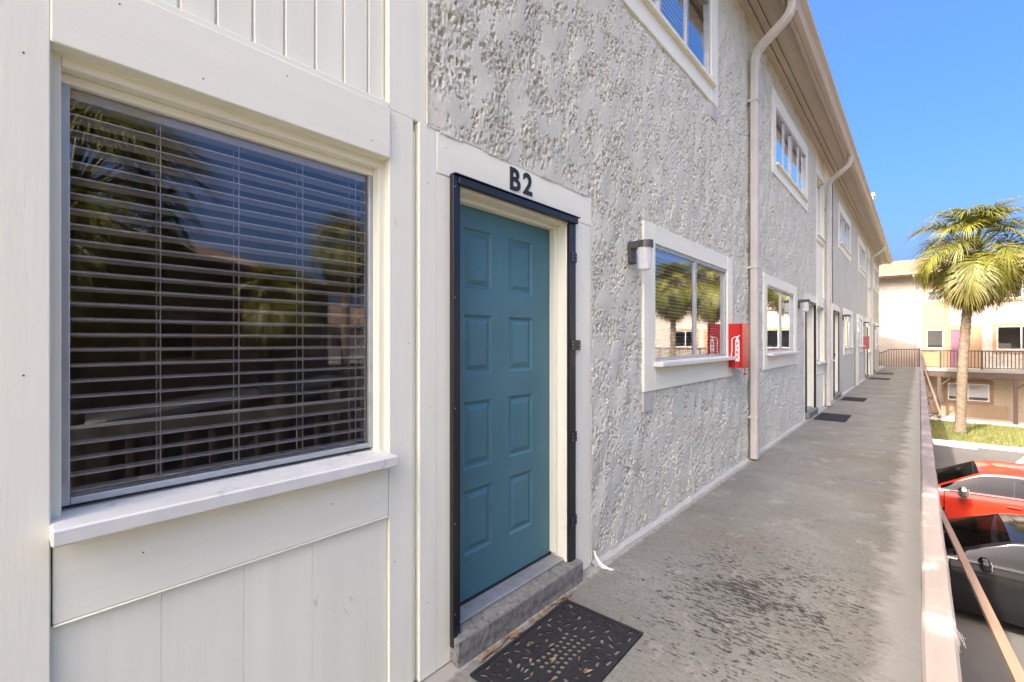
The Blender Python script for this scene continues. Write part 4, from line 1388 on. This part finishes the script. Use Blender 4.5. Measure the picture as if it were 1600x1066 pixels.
# tan panelled bays, trims, windows, doors
def fwindow(a, b, c, d, n, trim, tw, blindy=True):
    y = YF
    w = boxes('window', [(a, a + 0.05, y - 0.02, y + 0.03, c, d), (b - 0.05, b, y - 0.02, y + 0.03, c, d), (a + 0.05, b - 0.05, y - 0.019, y + 0.03, c, c + 0.05), (a + 0.05, b - 0.05, y - 0.019, y + 0.03, d - 0.05, d)], 'white_print', fb, 0)
    obj('pane', [(a + 0.045, y + 0.012, c + 0.045), (b - 0.045, y + 0.012, c + 0.045), (b - 0.045, y + 0.012, d - 0.045), (a + 0.045, y + 0.012, d - 0.045)], [(0, 1, 2, 3)], 'glass', w)
    if n > 1:
        box('mullion', (a + b) / 2 - 0.025, (a + b) / 2 + 0.025, y - 0.018, y + 0.025, c + 0.05, d - 0.05, 'white_print', w)
    if trim:
        for q in ((a - tw, a, c - tw, d + tw), (b, b + tw, c - tw, d + tw), (a + 0.001, b - 0.001, c - tw, c), (a + 0.001, b - 0.001, d, d + tw)):
            box('casing', q[0], q[1], y - 0.05, y + 0.01, q[2], q[3], trim, w, 0.004)
    if blindy:
        zb = c + (d - c) * random.choice((0.12, 0.2, 0.5))
        obj('roller_shade', [(a + 0.05, y + 0.08, zb), (b - 0.05, y + 0.08, zb), (b - 0.05, y + 0.08, d - 0.05), (a + 0.05, y + 0.08, d - 0.05)], [(0, 1, 2, 3)], 'white_vinyl', w)
    V, F = box_vf(a - 0.1, b + 0.1, y + 0.1, y + 1.8, c - 0.1, d + 0.1)
    obj('room_interior', V, [f for f in F if f != (0, 1, 5, 4)], 'interior', w)
for rep in (0, 6.1, 12.2):
    # bay panel pieces round the two bay windows
    bayp = box('bay_panel', 1.66 + rep, 1.79 + rep, YF - 0.035, YF - 0.004, 0.01, 5.02, 'tan', fb, 0.004)
    box('board', 2.55 + rep, 2.72 + rep, YF - 0.036, YF - 0.004, 0.01, 5.02, 'tan', bayp, 0.004)
    for z0, z1 in ((0.01, 0.98), (2.10, 2.22), (3.44, 3.60), (4.22, 5.02)):
        box('board', 1.792 + rep, 2.548 + rep, YF - 0.033, YF - 0.004, z0, z1, 'tan', bayp, 0.004)
    for k in range(4):
        box('plank', 1.794 + 0.1885 * k + rep, 1.979 + 0.1885 * k + rep, YF - 0.026, YF - 0.004, 2.222, 3.438, 'tan_siding', bayp, 0.003)
    fwindow(1.84 + rep, 2.50 + rep, 3.62, 4.20, 1, None, 0)
    fwindow(1.81 + rep, 2.53 + rep, 1.01, 2.07, 1, None, 0)
    if 6.2 + rep < XF1:
        fwindow(4.49 + rep, 6.20 + rep, 0.98, 2.19, 2, 'tan', 0.15, False)
        fwindow(4.55 + rep, 6.20 + rep, 3.60, 4.45, 2, 'tan', 0.13)
    dd = box('door', 2.80 + rep, 3.48 + rep, YF - 0.03, YF + 0.01, 0.02, 2.02, 'pink_door', fb, 0.004)
    for c_ in (2.88, 3.18):
        for z0, z1 in ((0.25, 0.85), (1.0, 1.5), (1.62, 1.9)):
            box('door_panel', c_ + rep, c_ + 0.22 + rep, YF - 0.038, YF - 0.0301, z0, z1, 'pink_door', dd, 0.005)
    for q in ((2.722, 2.798, 0.01, 2.03), (3.482, 3.95, 0.01, 2.03), (2.722, 3.95, 2.032, 2.22)):
        box('casing', q[0] + rep, q[1] + rep, YF - 0.055, YF - 0.002, q[2], q[3], 'tan', dd, 0.004)
for a, b in ((2.68, 4.24), (8.7, 10.2), (14.8, 16.3)):
    fwindow(a, b, -1.72, -0.82, 2, 'brown_trim', 0.15, True)
    # vertical siding below the ground floor window
    for k in range(13):
        box('plank', a - 0.6 + 0.215 * k, a - 0.6 + 0.209 + 0.215 * k, YF - 0.02, YF + 0.005, GZ + 0.11, -1.90, 'tan_siding', fb, 0.003)
# balcony walkway with beam, posts
structure(box('upper_walkway', 1.6205, XF1, 32.45, YF, -0.14, 0.0, 'deck', None, 0.004))
box('beam', 1.66, XF1, 32.47, 32.62, -0.42, -0.141, 'rail_brown', fb, 0.004)
for x in (2.3, 5.0, 8.4, 11.5, 14.6, 17.7):
    box('post', x - 0.07, x + 0.07, 32.49, 32.60, GZ + 0.06, -0.421, 'rail_brown', fb, 0.004)
    v1, f1 = bar_vf((x + 0.06, 32.545, -0.85), (x + 0.5, 32.545, -0.43), 0.05, 0.06)
    obj('brace', v1, f1, 'rail_brown', fb)
r2 = thing('railing', 'dark brown balcony railing running along the white building past the palm', 'railing', (8, 32.5, 0))
box('top_rail', 1.62, XF1, 32.50, 32.60, 0.90, 0.955, 'rail_brown', r2, 0.004)
box('bottom_rail', 1.62, XF1, 32.53, 32.57, 0.06, 0.10, 'rail_brown', r2, 0.003)
b2 = me_from('baluster', *box_vf(-0.017, 0.017, -0.017, 0.017, 0.1, 0.9), 'rail_brown')
b3 = me_from('slat', *box_vf(-0.045, 0.045, -0.01, 0.01, 0.1, 0.9), 'tan')
p2 = me_from('post', *box_vf(-0.04, 0.04, -0.04, 0.04, 0.0, 0.9), 'rail_brown')
x = 1.68
while x < 2.3:
    inst('slat', b3, (x, 32.55, 0), r2); x += 0.105
k = 0
x = 2.36
while x < XF1 - 0.1:
    inst('post' if k % 12 == 0 else 'baluster', p2 if k % 12 == 0 else b2, (x, 32.55, 0), r2)
    x += 0.125; k += 1
# end railing of the walkway, sloping down at its left end
r3 = thing('railing', 'tan brown railing with sloping end closing the walkway before the white wall', 'railing', (0.6, 33.6, 0))
V, F = bar_vf((0.32, 33.62, 0.96), (1.5, 33.62, 0.97), 0.09, 0.05)
obj('top_rail', V, F, 'rail_brown', r3)
V, F = bar_vf((-0.35, 33.62, 0.62), (0.318, 33.62, 0.96), 0.09, 0.05)
obj('top_rail', V, F, 'rail_brown', r3)
b4 = me_from('baluster', *box_vf(-0.022, 0.022, -0.02, 0.02, 0.0, 0.93), 'rail_tan')
for k in range(16):
    xx = -0.2 + 0.11 * k
    s = 1.0 if xx > 0.3 else (0.60 + (xx + 0.35) * 0.51) / 0.93
    inst('baluster', b4, (xx, 33.62, 0.0), r3, None, (1, 1, s))
box('post', -0.26, -0.17, 33.58, 33.66, 0.0, 0.85, 'rail_brown', r3)
box('post', 1.5, 1.58, 33.58, 33.66, 0.0, 1.02, 'rail_brown', r3)

# ---------------------------------------------------------------- buildings seen only in the window glass
def back_building(o, ang, L, dep, h, wall, label):
    """o: near ground corner of the visible face, ang: direction of the face from +Y towards +X"""
    t = thing('apartment_building', label, 'building', (o[0], o[1], GZ))
    t.rotation_euler = (0, 0, -ang)
    # local frame: face along +y at x = 0, body at +x
    top = h - GZ
    V, F = box_vf(0, dep, 0, L, 0, top)
    obj('wall', V, F, wall, t, ws=False)
    V = [(-0.6, -0.4, top), (-0.6, L + 0.4, top), (dep / 2, L + 0.4, top + 1.6), (dep / 2, -0.4, top + 1.6), (dep + 0.6, -0.4, top), (dep + 0.6, L + 0.4, top), (-0.6, -0.4, top - 0.12), (-0.6, L + 0.4, top - 0.12), (dep + 0.6, -0.4, top - 0.12), (dep + 0.6, L + 0.4, top - 0.12)]
    obj('roof', V, [(0, 3, 2, 1), (3, 4, 5, 2), (0, 1, 7, 6), (6, 7, 9, 8), (0, 6, 8, 4, 3), (1, 2, 5, 9, 7), (4, 8, 9, 5)], 'shingle', t, ws=False)
    k = 1.2
    while k < L - 2:
        for z in (0.9, 3.6):
            w = box('window', -0.03, 0.02, k, k + 1.6, z, z + 1.2, 'tan', t, 0.01, ws=False)
            box('pane', -0.035, -0.031, k + 0.12, k + 1.48, z + 0.12, z + 1.08, 'car_glass', w, 0, ws=False)
        k += 3.4
    box('balcony_slab', -1.3, -0.004, 0.2, L - 0.2, 2.55, 2.7, 'deck', t, 0.01, ws=False)
    for q in range(int(L / 3)):
        box('post', -1.28, -1.16, 0.4 + 3 * q, 0.52 + 3 * q, 0.0, 2.549, 'rail_brown', t, 0.005, ws=False)
    return t
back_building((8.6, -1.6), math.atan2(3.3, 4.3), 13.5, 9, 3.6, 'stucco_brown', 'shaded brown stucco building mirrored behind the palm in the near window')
back_building((27.0, 10.0), R(8), 20, 9, 2.6, 'stucco_white', 'distant pale building across the parking lot mirrored at the window edge')

# ---------------------------------------------------------------- cars
def car_lib(name, hood, cowl, roof0, roofz, rear0, trunkz, L=4.5):
    zb = [(0, .50), (.06, .62), (.2, .74), (.6, .83), (cowl, .93), (2.0, .95), (3.4, .99), (4.1, .98 if trunkz > .9 else .95), (4.42, .90), (L, .70)]
    zc = [(0, .52), (.06, .66), (.2, .79), (.6, .90), (cowl - .05, 1.00), (cowl + .02, 1.02), (roof0, roofz - .045), (roof0 + .35, roofz), (2.7, roofz + .005), (3.1, roofz - .03), (rear0, roofz - .10), (rear0 + .62, trunkz + .04), (4.36, trunkz), (4.45, trunkz - .08), (L, .72)]
    wd = [(0, .52), (.06, .66), (.18, .78), (.5, .86), (.9, .89), (2.2, .905), (3.6, .895), (4.2, .84), (4.42, .74), (L, .56)]
    def ip(tab, x):
        for (a, va), (b, vb) in zip(tab, tab[1:]):
            if x <= b:
                t = (x - a) / (b - a)
                return va + (vb - va) * t
        return tab[-1][1]
    def sm(tab, x):
        s = 0.09
        return sum(ip(tab, min(max(x + d * s, 0), L)) for d in (-1, -.5, 0, .5, 1)) / 5
    d0, d1, d2 = 1.22, 2.42, 3.42          # door seams
    st = [i * 0.045 for i in range(101) if i * 0.045 < L] + [L]
    for d in (d0, d1, d2):
        st += [d - 0.007, d + 0.007]
    st = sorted(st)
    rows_low = [0.0, .08, .2, .35, .5, .65, .78, .9, 1.0]
    rows_up = [0.0, .07, .2, .35, .5, .65, .8, .90, 1.0]
    rows_roof = [0.0, .10, .25, .45, .7, 1.0]
    def section(x):
        w = sm(wd, x); b = sm(zb, x); c = sm(zc, x)
        g = max(0, c - b - .07)
        pts = []
        for r in rows_low:
            z = .20 + (b - .20) * r
            bul = math.sin(min(1, r * 1.15 + .05) * math.pi * .62)
            ww = w * (.90 + .10 * min(1, r * 4)) if r < .25 else w * (1 - .045 * max(0, (r - .55) / .45) ** 2)
            if abs(r - .78) < .01:
                ww += .008
            pts.append((ww, z, 'low'))
        wb = pts[-1][0]
        wr = wb - .02 - .24 * g
        for r in rows_up[1:]:
            pts.append((wb - .012 * min(1, r * 10) - (wb - .012 - wr) * (r ** 1.25), b + g * r + .012 * min(1, r * 10), 'up'))
        wt, zt = pts[-1][0], pts[-1][1]
        for r in rows_roof[1:]:
            an = r * math.pi / 2
            pts.append((wt * (1 - r), zt + (c - zt) * math.sin(an) ** .8, 'roof'))
        return pts
    S = [section(x) for x in st]
    m_ = len(S[0])
    nl, nu, nr = len(rows_low) - 1, len(rows_up) - 1, len(rows_roof) - 1
    groups = {}
    wheels = (0.88, 3.52)
    RW = 0.325
    def add(g, quad):
        V, F, idx = groups.setdefault(g, ([], [], {}))
        q = []
        for key, co in quad:
            if key not in idx:
                idx[key] = len(V); V.append(co)
            q.append(idx[key])
        F.append(tuple(q))
    for sgn in (-1, 1):
        for i in range(len(st) - 1):
            xm = (st[i] + st[i + 1]) / 2
            for j in range(m_ - 1):
                zone = 'low' if j < nl else ('up' if j < nl + nu else 'roof')
                zm = (S[i][j][1] + S[i][j + 1][1] + S[i + 1][j][1] + S[i + 1][j + 1][1]) / 4
                if zone == 'low' and any((xm - w) ** 2 + (zm - .31) ** 2 < (RW + .055) ** 2 for w in wheels):
                    continue
                seam = any(abs(xm - d) < .007 for d in (d0, d1, d2))
                g = 'body'
                if zone == 'low' and seam and zm > .28:
                    continue
                if zone == 'low' and zm > .28 and d0 < xm < d1:
                    g = 'front_door' + str(sgn)
                elif zone == 'low' and zm > .28 and d1 < xm < d2 and not any((xm - w) ** 2 + (zm - .31) ** 2 < (RW + .09) ** 2 for w in wheels):
                    g = 'rear_door' + str(sgn)
                gh = S[i][nl + nu][1] - S[i][nl][1]
                if zone == 'up' and nl + 1 <= j < nl + nu - 1 and gh > .10:
                    if cowl + .14 < xm < d1 - .05:
                        g = 'side_window_f' + str(sgn)
                    elif d1 + .05 < xm < d2 + .12:
                        g = 'side_window_r' + str(sgn)
                if zone == 'roof' and j >= nl + nu + 1:
                    if cowl + .05 < xm < roof0 - .02:
                        g = 'windshield'
                    elif rear0 + .05 < xm < rear0 + .56:
                        g = 'rear_window'
                quad = []
                for a, b in ((i, j), (i + 1, j), (i + 1, j + 1), (i, j + 1)):
                    w, z, _ = S[a][b]
                    key = (a, b, sgn if w > 1e-6 else 0)
                    quad.append((key, (st[a], sgn * w, z)))
                add(g, quad if sgn < 0 else quad[::-1])
    # underside
    V, F, idx = groups['body']
    return groups, wheels, RW, sm, zb, wd, cowl

def build_car(x0, yc, label, paintm, kind, heading=180, full=True):
    if kind == 'hatch':
        lib = car_lib('car', .9, 1.02, 1.78, 1.47, 3.55, 1.12)
    else:
        lib = car_lib('car', .85, 1.08, 1.88, 1.42, 3.35, 1.02)
    groups, wheels, RW, sm, zb, wd, cowl = lib
    t = thing('parked_car', label, 'car', (0, 0, 0), 'cars parked in the lot')
    body = None
    for g, (V, F, idx) in groups.items():
        nm = ''.join(c for c in g if c not in '-1').replace('side_window_f', 'side_window').replace('side_window_r', 'side_window')
        o = obj(nm, V, F, 'car_glass' if 'window' in g or g == 'windshield' else paintm, t, True, ws=False)
        if 'door' in g:
            s = -1 if '-1' in g else 1
            xh = 2.24 if 'front' in g else 3.30
            w = sm(wd, xh)
            box('handle', xh - .11, xh + .09, s * (w + .005), s * (w + .035), .80, .828, paintm if kind != 'hatch' else paintm, o, .006, ws=False)
    # floor pan and dark cabin tub
    box('floor_pan', .12, 4.38, -.70, .70, .17, .30, 'car_dark', t, .02, ws=False)
    box('dashboard', cowl - .1, cowl + .55, -.72, .72, .60, .93, 'car_dark', t, .05, ws=False)
    for xs, ys in ((2.0, -.38), (2.0, .38), (3.0, -.38), (3.0, .38)):
        box('seat', xs - .1, xs + .42, ys - .26, ys + .26, .30, .55, 'seat', t, .05, ws=False)
        V, F = box_vf(xs + .42, xs + .56, ys - .25, ys + .25, .5, 1.15)
        V = [(x + (z - .5) * .25, y, z) for x, y, z in V]
        obj('seat_back', V, F, 'seat', t, ws=False)
    box('bumper', -.02, .10, -.50, .50, .26, .46, 'car_dark', t, .03, ws=False)
    box('bumper', 4.40, 4.52, -.52, .52, .30, .50, 'car_dark', t, .03, ws=False)
    box('grille', -.015, .05, -.34, .34, .50, .585, 'car_dark', t, .01, ws=False)
    for s in (-1, 1):
        box('headlight', .07, .26, s * .48, s * .70, .60, .70, 'lens', t, .03, ws=False)
        box('tail_light', 4.36, 4.47, s * .50, s * .72, .68, .84, 'red_metal', t, .02, ws=False)
        # door mirror
        xm = cowl + .50
        w = sm(wd, xm)
        big = 1.3 if kind == 'hatch' else 1.0
        mo = box('door_mirror', xm - .065 * big, xm + .05 * big, s * (w + .03), s * (w + .03 + .20 * big), 1.0 - .07 * big, 1.0 + .07 * big, 'chrome' if kind == 'hatch' else paintm, t, .032 * big, ws=False)
        box('mirror_glass', xm + .05 * big + .0005, xm + .05 * big + .003, s * (w + .06), s * (w + .03 + .17 * big), 1.0 - .045 * big, 1.0 + .045 * big, 'lens', mo, 0, ws=False)
        box('mirror_stalk', xm - .03, xm + .03, s * (w - .06), s * (w + .04), .93, .96, 'car_dark', mo, .005, ws=False)
        for wx in wheels:
            yy_ = s * (sm(wd, wx) - .11)
            ty = [(RW * .62, -.10), (RW * .93, -.105), (RW, -.07), (RW, .07), (RW * .93, .105), (RW * .62, .10)]
            V, F = lathe_vf(ty, 28)
            V = [(wx + x, yy_ + z, .325 + y) for x, y, z in V]
            wh = obj('wheel', V, F, 'tyre', t, True, ws=False)
            parts = [lathe_vf([(RW * .64, .098), (RW * .60, .108), (RW * .55, .06), (.05, .07)], 24)]
            for k in range(5):
                a = 2 * math.pi * k / 5
                c, sn = math.cos(a), math.sin(a)
                v, f = box_vf(.03, RW * .60, -.028, .028, .07, .096)
                parts.append(([(x * c - y * sn, x * sn + y * c, z) for x, y, z in v], f))
            V, F = merge(parts)
            V = [(wx + x, yy_ + s * z, .325 + y) for x, y, z in V]
            obj('rim', V, F, 'rim', wh, ws=False)
            # arch lip
            pts = [(wx + (RW + .05) * math.cos(R(a)), s * (sm(wd, wx) * .985), .31 + (RW + .05) * math.sin(R(a))) for a in range(-14, 195, 8)]
            V, F = tube_vf(pts, .026, 6)
            obj('wheel_arch', V, F, 'car_dark' if kind == 'hatch' else paintm, t, True, ws=False)
            V, F = lathe_vf([(RW + .06, -.28), (RW + .06, .0)], 20)
            V = [(wx + x, s * (sm(wd, wx) * .93) + s * z, .31 + y) for x, y, z in V]
            obj('wheel_well', V, [f for f in F if len(f) == 4], 'car_dark', t, ws=False)
    for s in (-1, 1):
        pts = [(x, s * (sm(wd, x) * .958 + .004), sm(zb, x) + .006) for x in [1.30 + .1 * q for q in range(23)]]
        V, F = tube_vf(pts, .011, 5)
        obj('belt_trim', V, F, 'car_dark', t, True, ws=False)
        V, F = bar_vf((cowl - .02, s * .32 - .28, 1.02), (cowl + .12, s * .32 + .28, 1.075), .015, .015)
        obj('wiper', V, F, 'car_dark', t, ws=False)
    t.location = (x0, yc, GZ)
    t.rotation_euler = (0, 0, R(heading))
    return t
# nose towards the building: local +x runs from nose to tail, so a nose at x0 pointing -X needs heading 0
build_car(0.72, 14.30, 'orange red hatchback with chrome mirror nosed in under the walkway', 'car_red', 'hatch', 0)
build_car(0.66, 10.15, 'black sedan parked under the slanting tan bar by the walkway', 'car_black', 'sedan', 0)
build_car(16.2, 12.9, 'white sedan standing across the parking lot, mirrored in the near window', 'car_white', 'sedan', 35)
build_car(20.5, 16.5, 'dark blue sedan at the far side of the parking lot', 'car_blue', 'sedan', 35)
# pale wheel stop by the lawn
tag(box('wheel_stop', 1.95, 3.2, 24.6, 24.78, GZ, GZ + 0.12, 'kerb', None, 0.02), 'pale concrete wheel stop on the asphalt at the lawn edge', 'wheel stop')
